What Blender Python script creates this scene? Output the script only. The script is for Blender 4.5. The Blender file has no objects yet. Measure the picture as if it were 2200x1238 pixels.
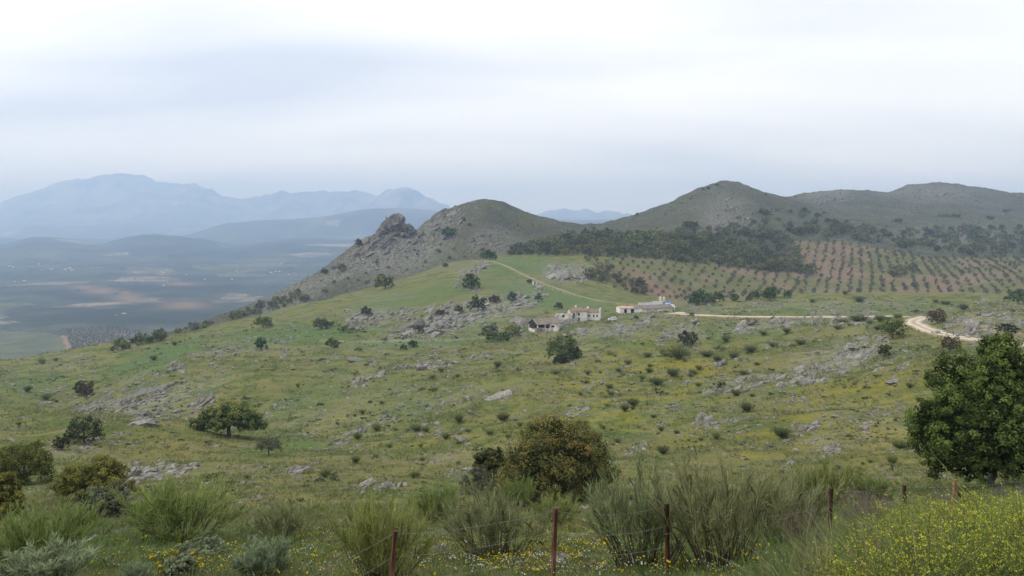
import bpy, math, random
import numpy as np
from mathutils import Vector

# ------------------------------------------------------------------ camera, world, sun, exposure
sc = bpy.context.scene
CZ = 260.0                       # eye height above the valley datum
F, H = 1727.0, 480.0             # focal length and horizon row, in 2200 px wide picture units
cam_d = bpy.data.cameras.new("camera")
cam = bpy.data.objects.new("camera", cam_d)
sc.collection.objects.link(cam)
cam.location = (0, 0, CZ)
cam.rotation_euler = (math.radians(90), 0, 0)
cam_d.sensor_width = 36.0
cam_d.lens = 36.0 * F / 2200.0
cam_d.shift_y = -(619.0 - H) / 2200.0
cam_d.clip_start = 0.1
cam_d.clip_end = 60000
sc.camera = cam

SUN_EL, SUN_AZ = 54.0, -96.0      # degrees; azimuth to the right of the view direction
world = bpy.data.worlds.new("World")
sc.world = world
world.use_nodes = True


def build_world():
    nt = world.node_tree
    N, L = nt.nodes, nt.links
    N.clear()
    out = N.new("ShaderNodeOutputWorld")
    bg = N.new("ShaderNodeBackground")
    bg.inputs["Strength"].default_value = 0.1
    L.new(bg.outputs[0], out.inputs[0])
    sky = N.new("ShaderNodeTexSky")
    sky.sky_type = 'NISHITA'
    sky.sun_disc = False
    sky.sun_elevation = math.radians(SUN_EL)
    sky.sun_rotation = math.radians(SUN_AZ)
    sky.altitude = 700
    sky.dust_density = 2.0
    tc = N.new("ShaderNodeTexCoord")
    sep = N.new("ShaderNodeSeparateXYZ")
    L.new(tc.outputs["Generated"], sep.inputs[0])

    def math_(op, a, b=None, c=None):
        n = N.new("ShaderNodeMath")
        n.operation = op
        for i, v in enumerate((a, b, c)):
            if v is None:
                continue
            if isinstance(v, (int, float)):
                n.inputs[i].default_value = v
            else:
                L.new(v, n.inputs[i])
        return n.outputs[0]
    zc = math_('MAXIMUM', sep.outputs[2], 0.0)
    den = math_('ADD', zc, 0.16)
    u = math_('DIVIDE', sep.outputs[0], den)
    v = math_('DIVIDE', sep.outputs[1], den)
    cmb = N.new("ShaderNodeCombineXYZ")
    L.new(math_('MULTIPLY', u, 0.42), cmb.inputs[0])
    L.new(v, cmb.inputs[1])

    def noise(scale, detail, off, rough=0.5, dist=0.0):
        m = N.new("ShaderNodeVectorMath")
        m.operation = 'ADD'
        m.inputs[1].default_value = off
        L.new(cmb.outputs[0], m.inputs[0])
        n = N.new("ShaderNodeTexNoise")
        n.inputs["Scale"].default_value = scale
        n.inputs["Detail"].default_value = detail
        n.inputs["Roughness"].default_value = rough
        n.inputs["Distortion"].default_value = dist
        L.new(m.outputs[0], n.inputs["Vector"])
        return n.outputs[0]
    n1 = noise(0.55, 2.0, (6.6, 4.8, 9.0), 0.45, 0.25)
    n2 = noise(1.9, 4.0, (11.3, 2.2, 4.0), 0.5, 0.4)
    nn = math_('ADD', math_('MULTIPLY', n1, 0.84), math_('MULTIPLY', n2, 0.16))
    # brighter cloud towards the veiled sun
    az, el = math.radians(SUN_AZ), math.radians(SUN_EL)
    sd = (math.sin(az) * math.cos(el), math.cos(az) * math.cos(el), math.sin(el))
    dp = N.new("ShaderNodeVectorMath")
    dp.operation = 'DOT_PRODUCT'
    dp.inputs[1].default_value = sd
    L.new(tc.outputs["Generated"], dp.inputs[0])
    glow = math_('POWER', math_('MAXIMUM', dp.outputs["Value"], 0.0), 2.5)
    t = math_('ADD', nn, math_('MULTIPLY', glow, 0.10))
    ramp = N.new("ShaderNodeValToRGB")
    e = ramp.color_ramp.elements
    e[0].position, e[0].color = 0.38, (0.67, 0.71, 0.79, 1)
    e[1].position, e[1].color = 0.64, (1.24, 1.23, 1.21, 1)
    m_ = ramp.color_ramp.elements.new(0.50)
    m_.color = (1.01, 1.01, 1.015, 1)
    L.new(t, ramp.inputs[0])
    sc10 = N.new("ShaderNodeVectorMath")
    sc10.operation = 'SCALE'
    sc10.inputs[3].default_value = 10.0
    L.new(ramp.outputs[0], sc10.inputs[0])
    mix = N.new("ShaderNodeMix")
    mix.data_type = 'RGBA'
    mix.inputs[0].default_value = 0.90
    L.new(sky.outputs[0], mix.inputs[6])
    L.new(sc10.outputs[0], mix.inputs[7])
    L.new(mix.outputs[2], bg.inputs["Color"])


build_world()
sun_d = bpy.data.lights.new("sun", 'SUN')
sun_d.energy = 1.5
sun_d.angle = math.radians(11)
sun_d.color = (1.0, 0.96, 0.90)
sun = bpy.data.objects.new("sun", sun_d)
sc.collection.objects.link(sun)
_a, _e = math.radians(SUN_AZ), math.radians(SUN_EL)
_sd = Vector((math.sin(_a) * math.cos(_e), math.cos(_a) * math.cos(_e), math.sin(_e)))
sun.rotation_euler = _sd.to_track_quat('Z', 'Y').to_euler()
sun.location = (0, 0, CZ + 200)
sc.view_settings.view_transform = 'Standard'
sc.view_settings.look = 'None'
sc.view_settings.exposure = 0.4
sc.view_settings.gamma = 1.0
sc.view_settings.use_curve_mapping = False
sc.cycles.use_denoising = True
sc.cycles.max_bounces = 6
sc.cycles.diffuse_bounces = 2
sc.cycles.transparent_max_bounces = 8
sc.cycles.volume_bounces = 2
sc.cycles.caustics_reflective = False
sc.cycles.caustics_refractive = False

rng = np.random.default_rng(11)
col = sc.collection

# ------------------------------------------------------------------ helpers


def tag(o, label=None, cat=None, group=None, kind=None):
    if label:
        o["label"] = label
    if cat:
        o["category"] = cat
    if group:
        o["group"] = group
    if kind:
        o["kind"] = kind
    return o


class MB:
    """Collects numpy pieces and builds one mesh."""

    def __init__(self):
        self.V, self.P, self.n = [], [], 0      # P: (faces array, material index)
        self.A = []

    def add(self, V, Fa, mat=0, att=None):
        V = np.asarray(V, float).reshape(-1, 3)
        Fa = np.asarray(Fa, int)
        self.V.append(V)
        self.P.append((Fa + self.n, mat))
        self.A.append(np.full(len(V), 0.5) if att is None else np.broadcast_to(np.asarray(att, float), (len(V),)))
        self.n += len(V)

    def box(self, c, s, rz=0.0, mat=0, taper=1.0):
        x, y, z = np.asarray(s, float) / 2
        v = np.array([[-x, -y, -z], [x, -y, -z], [x, y, -z], [-x, y, -z], [-x * taper, -y * taper, z], [x * taper, -y * taper, z], [x * taper, y * taper, z], [-x * taper, y * taper, z]])
        ca, sa = math.cos(rz), math.sin(rz)
        v = v @ np.array([[ca, sa, 0], [-sa, ca, 0], [0, 0, 1]]) + np.asarray(c, float)
        self.add(v, [[0, 3, 2, 1], [4, 5, 6, 7], [0, 1, 5, 4], [1, 2, 6, 5], [2, 3, 7, 6], [3, 0, 4, 7]], mat)

    def tube(self, pts, rad, n=6, mat=0, cap=True):
        pts = np.asarray(pts, float)
        rad = np.broadcast_to(np.asarray(rad, float), (len(pts),))
        d = np.gradient(pts, axis=0)
        d /= np.linalg.norm(d, axis=1, keepdims=True) + 1e-9
        ref = np.where(np.abs(d[:, 2:3]) > 0.9, np.array([[1., 0, 0]]), np.array([[0, 0, 1.]]))
        a = np.cross(d, ref)
        a /= np.linalg.norm(a, axis=1, keepdims=True)
        b = np.cross(d, a)
        th = np.arange(n) * 2 * math.pi / n
        ring = a[:, None] * np.cos(th)[None, :, None] + b[:, None] * np.sin(th)[None, :, None]
        V = pts[:, None] + ring * rad[:, None, None]
        m = len(pts)
        i = np.arange(m - 1)[:, None] * n
        j = np.arange(n)[None]
        k = (j + 1) % n
        Fq = np.stack([i + j, i + k, i + n + k, i + n + j], -1).reshape(-1, 4)
        base = self.n
        self.add(V.reshape(-1, 3), Fq, mat)
        if cap:
            self.P.append((np.array([list(range(n))[::-1]]) + base, mat))
            self.P.append((np.array([list(range((m - 1) * n, m * n))]) + base, mat))

    def mesh(self, name, mats, smooth=False):
        me = bpy.data.meshes.new(name)
        V = np.concatenate(self.V)
        me.vertices.add(len(V))
        me.vertices.foreach_set("co", V.ravel().astype(np.float32))
        loops = np.concatenate([f.ravel() for f, m in self.P])
        tot = np.concatenate([np.full(len(f), f.shape[1]) for f, m in self.P])
        mi = np.concatenate([np.full(len(f), m) for f, m in self.P])
        st = np.concatenate([[0], np.cumsum(tot)[:-1]])
        me.loops.add(len(loops))
        me.loops.foreach_set("vertex_index", loops.astype(np.int32))
        me.polygons.add(len(tot))
        me.polygons.foreach_set("loop_start", st.astype(np.int32))
        me.polygons.foreach_set("loop_total", tot.astype(np.int32))
        me.polygons.foreach_set("material_index", mi.astype(np.int32))
        me.polygons.foreach_set("use_smooth", np.full(len(tot), smooth))
        at = me.attributes.new("tone", 'FLOAT', 'POINT')
        at.data.foreach_set("value", np.concatenate(self.A).astype(np.float32))
        for m in (mats if isinstance(mats, (list, tuple)) else [mats]):
            me.materials.append(m)
        me.update(calc_edges=True)
        return me

    def obj(self, name, mats, parent=None, smooth=False, link=True):
        o = bpy.data.objects.new(name, self.mesh(name, mats, smooth))
        if link:
            col.objects.link(o)
        if parent:
            o.parent = parent
        return o


def empty(name, loc, rz=0.0):
    o = bpy.data.objects.new(name, None)
    o.empty_display_size = 0.5
    o.location = loc
    o.rotation_euler = (0, 0, rz)
    col.objects.link(o)
    return o


# ---- numpy gradient noise
_perm = np.random.default_rng(5).permutation(256)
_perm = np.concatenate([_perm, _perm])
_gr = np.random.default_rng(6).normal(size=(256, 2))
_gr /= np.linalg.norm(_gr, axis=1, keepdims=True)


def perlin(x, y):
    xi, yi = np.floor(x).astype(int), np.floor(y).astype(int)
    xf, yf = x - xi, y - yi
    u = xf * xf * xf * (xf * (xf * 6 - 15) + 10)
    v = yf * yf * yf * (yf * (yf * 6 - 15) + 10)

    def g(ix, iy, dx, dy):
        h = _perm[(_perm[ix & 255] + iy) & 255]
        return _gr[h, 0] * dx + _gr[h, 1] * dy
    a = g(xi, yi, xf, yf)
    b = g(xi + 1, yi, xf - 1, yf)
    c = g(xi, yi + 1, xf, yf - 1)
    d = g(xi + 1, yi + 1, xf - 1, yf - 1)
    return (a + u * (b - a)) + v * ((c + u * (d - c)) - (a + u * (b - a)))


def fbm(x, y, scale, octv=4, gain=0.5, seed=0, ridged=False):
    t, a, f = 0, 1.0, 1.0 / scale
    for k in range(octv):
        n = perlin(x * f + 17.3 * seed + 5.1 * k, y * f - 9.7 * seed + 3.3 * k)
        if ridged:
            n = 0.5 - np.abs(n) * 1.6
        t = t + a * n
        a *= gain
        f *= 2.03
    return t


def pchip(xk, yk, x):
    xk, yk = np.asarray(xk, float), np.asarray(yk, float)
    h = np.diff(xk)
    dl = np.diff(yk) / h
    m = np.zeros(len(xk))
    s = dl[1:] * dl[:-1] > 0
    w1, w2 = 2 * h[1:] + h[:-1], h[1:] + 2 * h[:-1]
    with np.errstate(divide='ignore', invalid='ignore'):
        hm = (w1 + w2) / (w1 / dl[:-1] + w2 / dl[1:])
    m[1:-1] = np.where(s, hm, 0)
    m[0], m[-1] = dl[0], dl[-1]
    x = np.clip(x, xk[0], xk[-1])
    i = np.clip(np.searchsorted(xk, x, side='right') - 1, 0, len(h) - 1)
    t = (x - xk[i]) / h[i]
    t2, t3 = t * t, t * t * t
    return (2 * t3 - 3 * t2 + 1) * yk[i] + (t3 - 2 * t2 + t) * h[i] * m[i] + (-2 * t3 + 3 * t2) * yk[i + 1] + (t3 - t2) * h[i] * m[i + 1]


def sstep(a, b, x):
    t = np.clip((x - a) / (b - a), 0, 1)
    return t * t * (3 - 2 * t)


def inpoly(poly, x, y):
    c = np.zeros(np.shape(x), bool)
    n = len(poly)
    for i in range(n):
        x1, y1 = poly[i]
        x2, y2 = poly[(i + 1) % n]
        with np.errstate(divide='ignore', invalid='ignore'):
            c ^= ((y1 > y) != (y2 > y)) & (x < (x2 - x1) * (y - y1) / (y2 - y1 + 1e-12) + x1)
    return c


# ------------------------------------------------------------------ materials
MATS = {}


def newmat(name):
    m = bpy.data.materials.new(name)
    m.use_nodes = True
    nt = m.node_tree
    nt.nodes.clear()
    out = nt.nodes.new("ShaderNodeOutputMaterial")
    MATS[name] = m
    return m, nt, out


class NT:
    def __init__(self, nt):
        self.nt, self.N, self.L = nt, nt.nodes, nt.links

    def put(self, sock, v):
        if v is None:
            return
        if hasattr(v, "is_linked") or hasattr(v, "links"):
            self.L.new(v, sock)
        elif isinstance(v, (tuple, list)) and len(v) == 3 and sock.type == 'RGBA':
            sock.default_value = (*v, 1)
        else:
            sock.default_value = v

    def math(self, op, a, b=None, clamp=False):
        n = self.N.new("ShaderNodeMath")
        n.operation = op
        n.use_clamp = clamp
        self.put(n.inputs[0], a)
        self.put(n.inputs[1], b)
        return n.outputs[0]

    def mix(self, f, a, b, blend='MIX'):
        n = self.N.new("ShaderNodeMix")
        n.data_type = 'RGBA'
        n.blend_type = blend
        self.put(n.inputs[0], f)
        self.put(n.inputs[6], a)
        self.put(n.inputs[7], b)
        return n.outputs[2]

    def pos(self):
        return self.N.new("ShaderNodeNewGeometry").outputs["Position"]

    def obj(self):
        return self.N.new("ShaderNodeTexCoord").outputs["Object"]

    def noise(self, vec, scale, detail=4.0, rough=0.55, dist=0.0, stretch=None):
        if stretch:
            m = self.N.new("ShaderNodeMapping")
            m.inputs["Scale"].default_value = stretch
            self.L.new(vec, m.inputs[0])
            vec = m.outputs[0]
        n = self.N.new("ShaderNodeTexNoise")
        n.inputs["Scale"].default_value = scale
        n.inputs["Detail"].default_value = detail
        n.inputs["Roughness"].default_value = rough
        n.inputs["Distortion"].default_value = dist
        self.L.new(vec, n.inputs["Vector"])
        return n.outputs[0]

    def ramp(self, v, a, b):
        n = self.N.new("ShaderNodeMapRange")
        n.interpolation_type = 'SMOOTHSTEP'
        self.put(n.inputs[0], v)
        n.inputs[1].default_value = a
        n.inputs[2].default_value = b
        return n.outputs[0]

    def attr(self, name):
        n = self.N.new("ShaderNodeAttribute")
        n.attribute_name = name
        return n

    def bump(self, h, strength, dist):
        n = self.N.new("ShaderNodeBump")
        n.inputs["Strength"].default_value = strength
        n.inputs["Distance"].default_value = dist
        self.L.new(h, n.inputs["Height"])
        return n.outputs[0]

    def bsdf(self, colr, rough=0.9, normal=None, spec=0.2):
        n = self.N.new("ShaderNodeBsdfPrincipled")
        self.put(n.inputs["Base Color"], colr)
        self.put(n.inputs["Roughness"], rough)
        n.inputs["Specular IOR Level"].default_value = spec
        if normal:
            self.L.new(normal, n.inputs["Normal"])
        return n.outputs[0]


def leaf_mat(name, dark, light, third=None, trans=0.25, obj_var=0.25):
    m, nt, out = newmat(name)
    k = NT(nt)
    t = k.attr("tone").outputs["Fac"]
    c = k.mix(k.ramp(t, 0.1, 0.9), dark, light)
    p = k.pos()
    if third:
        n = k.noise(p, 0.55, 2.0)
        c = k.mix(k.math('MULTIPLY', k.ramp(n, 0.42, 0.62), k.ramp(t, 0.25, 0.8)), c, third)
    oi = k.N.new("ShaderNodeObjectInfo").outputs["Random"]
    hsv = k.N.new("ShaderNodeHueSaturation")
    k.put(hsv.inputs["Hue"], k.math('ADD', k.math('MULTIPLY', oi, 0.04), 0.48))
    k.put(hsv.inputs["Value"], k.math('ADD', k.math('MULTIPLY', k.math('FRACT', k.math('MULTIPLY', oi, 7.31)), obj_var * 2), 1 - obj_var))
    k.put(hsv.inputs["Color"], c)
    d = k.N.new("ShaderNodeBsdfDiffuse")
    k.put(d.inputs[0], hsv.outputs[0])
    tr = k.N.new("ShaderNodeBsdfTranslucent")
    k.put(tr.inputs[0], hsv.outputs[0])
    ms = k.N.new("ShaderNodeMixShader")
    ms.inputs[0].default_value = trans
    k.L.new(d.outputs[0], ms.inputs[1])
    k.L.new(tr.outputs[0], ms.inputs[2])
    k.L.new(ms.outputs[0], out.inputs[0])
    return m


def plain_mat(name, c1, c2, scale=2.0, rough=0.85, bump=0.3, bdist=0.03, spec=0.25, stretch=None, lo=0.35, hi=0.65, obj_space=True):
    m, nt, out = newmat(name)
    k = NT(nt)
    p = k.obj() if obj_space else k.pos()
    n = k.noise(p, scale, 6.0, 0.6, 0.3, stretch)
    c = k.mix(k.ramp(n, lo, hi), c1, c2)
    n2 = k.noise(p, scale * 6, 4.0, 0.6, 0, stretch)
    nm = k.bump(n2, bump, bdist)
    k.L.new(k.bsdf(c, rough, nm, spec), out.inputs[0])
    return m


def ground_mat():
    m, nt, out = newmat("hillside_ground")
    k = NT(nt)
    p = k.pos()
    a1 = k.attr("mask_a").outputs["Color"]
    a2 = k.attr("mask_b").outputs["Color"]

    def sep(a):
        s = k.N.new("ShaderNodeSeparateColor")
        k.L.new(a, s.inputs[0])
        return s.outputs
    lush, yell, rock = sep(a1)[:3]
    soil, scrub, dirt = sep(a2)[:3]
    big = k.noise(p, 0.018, 4, 0.6)
    med = k.noise(p, 0.11, 5, 0.6)
    sm = k.noise(p, 0.7, 5, 0.65)
    fine = k.noise(p, 4.0, 4, 0.65)
    # the sward: olive green, straw patches, lush hollows
    c = k.mix(k.ramp(med, 0.40, 0.58), (0.066, 0.096, 0.025), (0.148, 0.148, 0.046))
    c = k.mix(k.math('MULTIPLY', k.ramp(big, 0.46, 0.58), 0.5), c, (0.150, 0.132, 0.052))
    c = k.mix(k.math('MULTIPLY', k.ramp(sm, 0.45, 0.7), 0.35), c, (0.150, 0.150, 0.060))
    c = k.mix(k.math('MULTIPLY', lush, k.ramp(med, 0.15, 0.45)), c, k.mix(sm, (0.056, 0.100, 0.026), (0.104, 0.152, 0.046)))
    yl = k.math('MULTIPLY', yell, k.ramp(k.noise(p, 0.16, 5, 0.7), 0.42, 0.60))
    c = k.mix(k.math('MULTIPLY', yl, 0.85), c, (0.200, 0.178, 0.024))
    # bare earth and pebbles
    be = k.math('MULTIPLY', k.ramp(k.noise(p, 0.23, 6, 0.7), 0.58, 0.70), 0.55)
    c = k.mix(be, c, (0.20, 0.165, 0.105))
    # red orchard soil
    sl = k.math('MULTIPLY', soil, k.ramp(k.noise(p, 0.02, 4, 0.6), 0.42, 0.60))
    c = k.mix(sl, c, k.mix(med, (0.150, 0.105, 0.068), (0.200, 0.145, 0.097)))
    c = k.mix(k.math('MULTIPLY', soil, k.math('MULTIPLY', k.math('SUBTRACT', 1.0, sl), 0.5)), c, (0.105, 0.105, 0.050))
    # limestone hills: scrub between grey rock
    vs = k.noise(p, 0.30, 7, 0.72)
    vb = k.noise(p, 0.022, 5, 0.6)
    hill = k.mix(k.ramp(vs, 0.36, 0.60), (0.034, 0.037, 0.020), (0.076, 0.074, 0.042))
    hill = k.mix(k.math('MULTIPLY', k.ramp(vb, 0.42, 0.62), 0.6), hill, (0.092, 0.095, 0.046))
    sp = k.math('MULTIPLY', k.ramp(k.noise(p, 0.55, 6, 0.75), 0.53, 0.66), k.math('ADD', k.ramp(vb, 0.65, 0.35), 0.25))
    hill = k.mix(k.math('MULTIPLY', sp, 0.5), hill, (0.19, 0.185, 0.165))
    c = k.mix(scrub, c, hill)
    # rock faces on steep or marked ground
    rk = k.math('MULTIPLY', rock, k.ramp(k.noise(p, 0.45, 7, 0.75), 0.43, 0.60))
    c = k.mix(rk, c, k.mix(fine, (0.15, 0.145, 0.13), (0.34, 0.33, 0.30)))
    c = k.mix(k.math('MULTIPLY', dirt, k.ramp(sm, 0.2, 0.55)), c, (0.33, 0.27, 0.185))
    # fine value grain
    g = k.N.new("ShaderNodeHueSaturation")
    k.put(g.inputs["Value"], k.math('ADD', k.math('MULTIPLY', k.noise(p, 1.7, 6, 0.75), 1.5), 0.25))
    k.put(g.inputs["Color"], c)
    hh = k.math('ADD', k.math('MULTIPLY', sm, 1.0), k.math('MULTIPLY', fine, 0.25))
    nm = k.bump(hh, 0.9, 0.6)
    k.L.new(k.bsdf(g.outputs[0], 0.95, nm, 0.1), out.inputs[0])
    return m


def valley_mat():
    m, nt, out = newmat("valley_fields")
    k = NT(nt)
    p = k.pos()
    vo = k.N.new("ShaderNodeTexVoronoi")
    vo.inputs["Scale"].default_value = 0.0042
    vo.inputs["Randomness"].default_value = 1.0
    wp = k.N.new("ShaderNodeVectorMath")
    wp.operation = 'MULTIPLY_ADD'
    nz = k.N.new("ShaderNodeTexNoise")
    nz.inputs["Scale"].default_value = 0.004
    k.L.new(p, nz.inputs["Vector"])
    k.L.new(nz.outputs["Color"], wp.inputs[0])
    wp.inputs[1].default_value = (420, 420, 0)
    k.L.new(p, wp.inputs[2])
    k.L.new(wp.outputs[0], vo.inputs["Vector"])
    s = k.N.new("ShaderNodeSeparateColor")
    k.L.new(vo.outputs["Color"], s.inputs[0])
    r, g, b = s.outputs[:3]
    n1 = k.noise(p, 0.03, 5, 0.7)
    n2 = k.noise(p, 0.0012, 4, 0.6)
    c = k.mix(r, (0.036, 0.046, 0.030), (0.085, 0.092, 0.056))
    c = k.mix(k.math('MULTIPLY', k.ramp(g, 0.90, 0.93), 0.8), c, (0.28, 0.23, 0.16))
    c = k.mix(k.math('MULTIPLY', k.ramp(b, 0.86, 0.9), 0.7), c, (0.12, 0.14, 0.06))
    c = k.mix(k.ramp(n2, 0.50, 0.62), c, (0.028, 0.036, 0.022))
    c = k.mix(k.math('MULTIPLY', k.ramp(n1, 0.48, 0.60), 0.6), c, (0.030, 0.040, 0.024))
    mt = k.attr("mask_a").outputs["Color"]
    sp = k.N.new("ShaderNodeSeparateColor")
    k.L.new(mt, sp.inputs[0])
    rock = k.mix(k.ramp(k.noise(p, 0.0022, 6, 0.7), 0.4, 0.6), (0.028, 0.034, 0.024), (0.20, 0.19, 0.17))
    c = k.mix(sp.outputs[0], c, rock)
    fld = k.mix(k.ramp(k.noise(p, 0.02, 5, 0.6), 0.35, 0.65), (0.075, 0.090, 0.042), (0.115, 0.118, 0.060))
    c = k.mix(sp.outputs[1], c, fld)
    c = k.mix(sp.outputs[2], c, k.mix(n1, (0.20, 0.12, 0.07), (0.26, 0.19, 0.12)))
    nm = k.bump(n1, 1.0, 6.0)
    k.L.new(k.bsdf(c, 0.95, nm, 0.1), out.inputs[0])
    return m


def rock_mat(name, lo, hi, lichen=(0.10, 0.10, 0.06)):
    m, nt, out = newmat(name)
    k = NT(nt)
    p = k.pos()
    n = k.noise(p, 1.3, 7, 0.7, 0.6)
    c = k.mix(k.ramp(n, 0.30, 0.68), lo, hi)
    c = k.mix(k.math('MULTIPLY', k.ramp(k.noise(p, 3.1, 6, 0.7), 0.52, 0.66), 0.6), c, lichen)
    t = k.attr("tone").outputs["Fac"]
    hsv = k.N.new("ShaderNodeHueSaturation")
    k.put(hsv.inputs["Value"], k.math('ADD', k.math('MULTIPLY', t, 0.7), 0.65))
    k.put(hsv.inputs["Color"], c)
    nm = k.bump(k.noise(p, 5.0, 6, 0.7, 0.5), 0.7, 0.12)
    k.L.new(k.bsdf(hsv.outputs[0], 0.9, nm, 0.2), out.inputs[0])
    return m


GROUND = ground_mat()
VALLEY = valley_mat()
LIME = rock_mat("limestone", (0.080, 0.076, 0.067), (0.27, 0.257, 0.23))
CRAGM = rock_mat("crag_stone", (0.085, 0.08, 0.066), (0.215, 0.20, 0.172), (0.085, 0.085, 0.05))
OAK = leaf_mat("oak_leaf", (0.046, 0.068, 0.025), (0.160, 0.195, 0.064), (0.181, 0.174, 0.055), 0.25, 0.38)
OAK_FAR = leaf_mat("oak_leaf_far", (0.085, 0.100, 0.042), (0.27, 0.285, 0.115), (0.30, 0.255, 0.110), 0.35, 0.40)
OAK_DARK = leaf_mat("oak_leaf_dark", (0.040, 0.060, 0.020), (0.160, 0.240, 0.062), None, 0.3, 0.0)
OAK_RUST = leaf_mat("oak_leaf_rusty", (0.070, 0.075, 0.026), (0.250, 0.245, 0.088), (0.300, 0.190, 0.062), 0.28, 0.0)
OAK_YEL = leaf_mat("oak_leaf_yellowish", (0.070, 0.084, 0.024), (0.270, 0.285, 0.072), None, 0.3, 0.06)
OLIVE = leaf_mat("olive_leaf", (0.095, 0.108, 0.070), (0.23, 0.25, 0.165), None, 0.3, 0.2)
BRUSH = leaf_mat("bush_brown", (0.070, 0.050, 0.034), (0.161, 0.109, 0.070), None, 0.2)
GREYB = leaf_mat("bush_grey", (0.070, 0.077, 0.050), (0.168, 0.171, 0.112), None, 0.2)
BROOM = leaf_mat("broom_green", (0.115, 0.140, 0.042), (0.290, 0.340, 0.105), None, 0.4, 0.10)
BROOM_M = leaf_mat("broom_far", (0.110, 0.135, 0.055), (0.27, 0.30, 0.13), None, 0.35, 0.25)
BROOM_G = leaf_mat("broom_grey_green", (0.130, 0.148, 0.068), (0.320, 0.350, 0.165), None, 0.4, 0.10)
SILVER = leaf_mat("silver_broom", (0.141, 0.174, 0.099), (0.330, 0.387, 0.231), None, 0.3, 0.1)
GRASS = leaf_mat("grass_blade", (0.105, 0.128, 0.048), (0.290, 0.305, 0.130), None, 0.4, 0.3)
GRASS_L = leaf_mat("grass_blade_lush", (0.080, 0.118, 0.038), (0.200, 0.270, 0.092), None, 0.4, 0.25)
DRY = leaf_mat("dry_grass", (0.144, 0.120, 0.066), (0.288, 0.252, 0.156), None, 0.3, 0.2)
BARK = plain_mat("bark", (0.05, 0.042, 0.033), (0.13, 0.115, 0.095), 3.0, bump=0.6, stretch=(1, 1, 0.3))
TWIG = plain_mat("twig", (0.040, 0.034, 0.021), (0.080, 0.066, 0.040), 3.0)
DEADTW = plain_mat("dead_twig", (0.14, 0.11, 0.075), (0.24, 0.20, 0.15), 3.0)
MUST_Y = leaf_mat("mustard_petal", (0.33, 0.34, 0.035), (0.47, 0.48, 0.07), None, 0.3, 0.1)
MUST_G = leaf_mat("mustard_stem", (0.11, 0.15, 0.05), (0.23, 0.29, 0.11), None, 0.35, 0.1)
DAISY_Y = leaf_mat("yellow_petal", (0.480, 0.336, 0.008), (0.600, 0.448, 0.016), None, 0.2, 0.1)
DAISY_W = leaf_mat("white_petal", (0.527, 0.527, 0.493), (0.637, 0.637, 0.612), None, 0.2, 0.1)
LAV = leaf_mat("purple_petal", (0.12, 0.09, 0.16), (0.22, 0.17, 0.27), None, 0.2, 0.1)
PINK = leaf_mat("pink_petal", (0.50, 0.20, 0.40), (0.62, 0.32, 0.52), None, 0.2, 0.1)


def track_mat(name, verge, mid, rut):
    m, nt, out = newmat(name)
    k = NT(nt)
    p = k.pos()
    t = k.math('ADD', k.attr("tone").outputs["Fac"], k.math('MULTIPLY', k.math('SUBTRACT', k.noise(p, 0.6, 5, 0.7), 0.5), 1.3))
    c = k.mix(k.ramp(t, -0.05, 0.35), verge, mid)
    c = k.mix(k.ramp(t, 0.35, 0.95), c, rut)
    c = k.mix(k.math('MULTIPLY', k.ramp(k.noise(p, 3.5, 5, 0.7), 0.5, 0.7), 0.35), c, mid)
    k.L.new(k.bsdf(c, 0.95, k.bump(k.noise(p, 4.0, 5, 0.7), 0.6, 0.08), 0.1), out.inputs[0])
    return m


DIRT = track_mat("road_gravel", (0.17, 0.155, 0.075), (0.36, 0.30, 0.215), (0.54, 0.475, 0.375))
TRACKM = track_mat("track_dirt", (0.105, 0.120, 0.045), (0.21, 0.175, 0.10), (0.34, 0.275, 0.18))
WHITEW = plain_mat("whitewash", (0.60, 0.58, 0.54), (0.80, 0.79, 0.76), 0.9)
OLDWALL = plain_mat("old_plaster", (0.42, 0.37, 0.30), (0.70, 0.66, 0.60), 0.5, lo=0.40, hi=0.56)
GREYWALL = plain_mat("grey_render", (0.28, 0.265, 0.24), (0.48, 0.455, 0.42), 0.5)
STONEW = plain_mat("rubble_wall", (0.15, 0.125, 0.095), (0.36, 0.32, 0.27), 1.4, bump=0.8, bdist=0.1)
TILE = plain_mat("clay_tile", (0.15, 0.105, 0.065), (0.24, 0.175, 0.115), 0.8, stretch=(1, 1, 1))
REDTILE = plain_mat("red_tile", (0.40, 0.22, 0.17), (0.52, 0.33, 0.27), 0.8)
FIBRE = plain_mat("fibre_cement", (0.13, 0.115, 0.10), (0.20, 0.18, 0.16), 0.6)
BROWNR = plain_mat("weathered_sheet", (0.15, 0.12, 0.095), (0.23, 0.19, 0.155), 0.6)
DARK = plain_mat("dark_interior", (0.010, 0.009, 0.008), (0.02, 0.018, 0.016), 1.0)
TIMBER = plain_mat("dark_timber", (0.03, 0.024, 0.019), (0.06, 0.05, 0.04), 1.0)
GLASS = plain_mat("window_glass", (0.02, 0.022, 0.025), (0.04, 0.045, 0.05), 1.0, rough=0.15, bump=0.0)
BLUE = plain_mat("blue_sheet", (0.06, 0.14, 0.30), (0.09, 0.19, 0.38), 1.0)
TANKM = plain_mat("tank_plastic", (0.40, 0.40, 0.33), (0.50, 0.50, 0.43), 1.0, rough=0.5)
SAND = plain_mat("heap_sand", (0.42, 0.35, 0.25), (0.55, 0.47, 0.36), 1.0)
PAINT = plain_mat("van_paint", (0.62, 0.62, 0.60), (0.70, 0.70, 0.69), 0.4, rough=0.3, bump=0.0, spec=0.5)
RUBBER = plain_mat("rubber", (0.012, 0.012, 0.012), (0.02, 0.02, 0.02), 3.0)
RUST = plain_mat("rusty_steel", (0.055, 0.022, 0.014), (0.21, 0.105, 0.065), 9.0, rough=0.8, stretch=(1, 1, 0.25))
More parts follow.
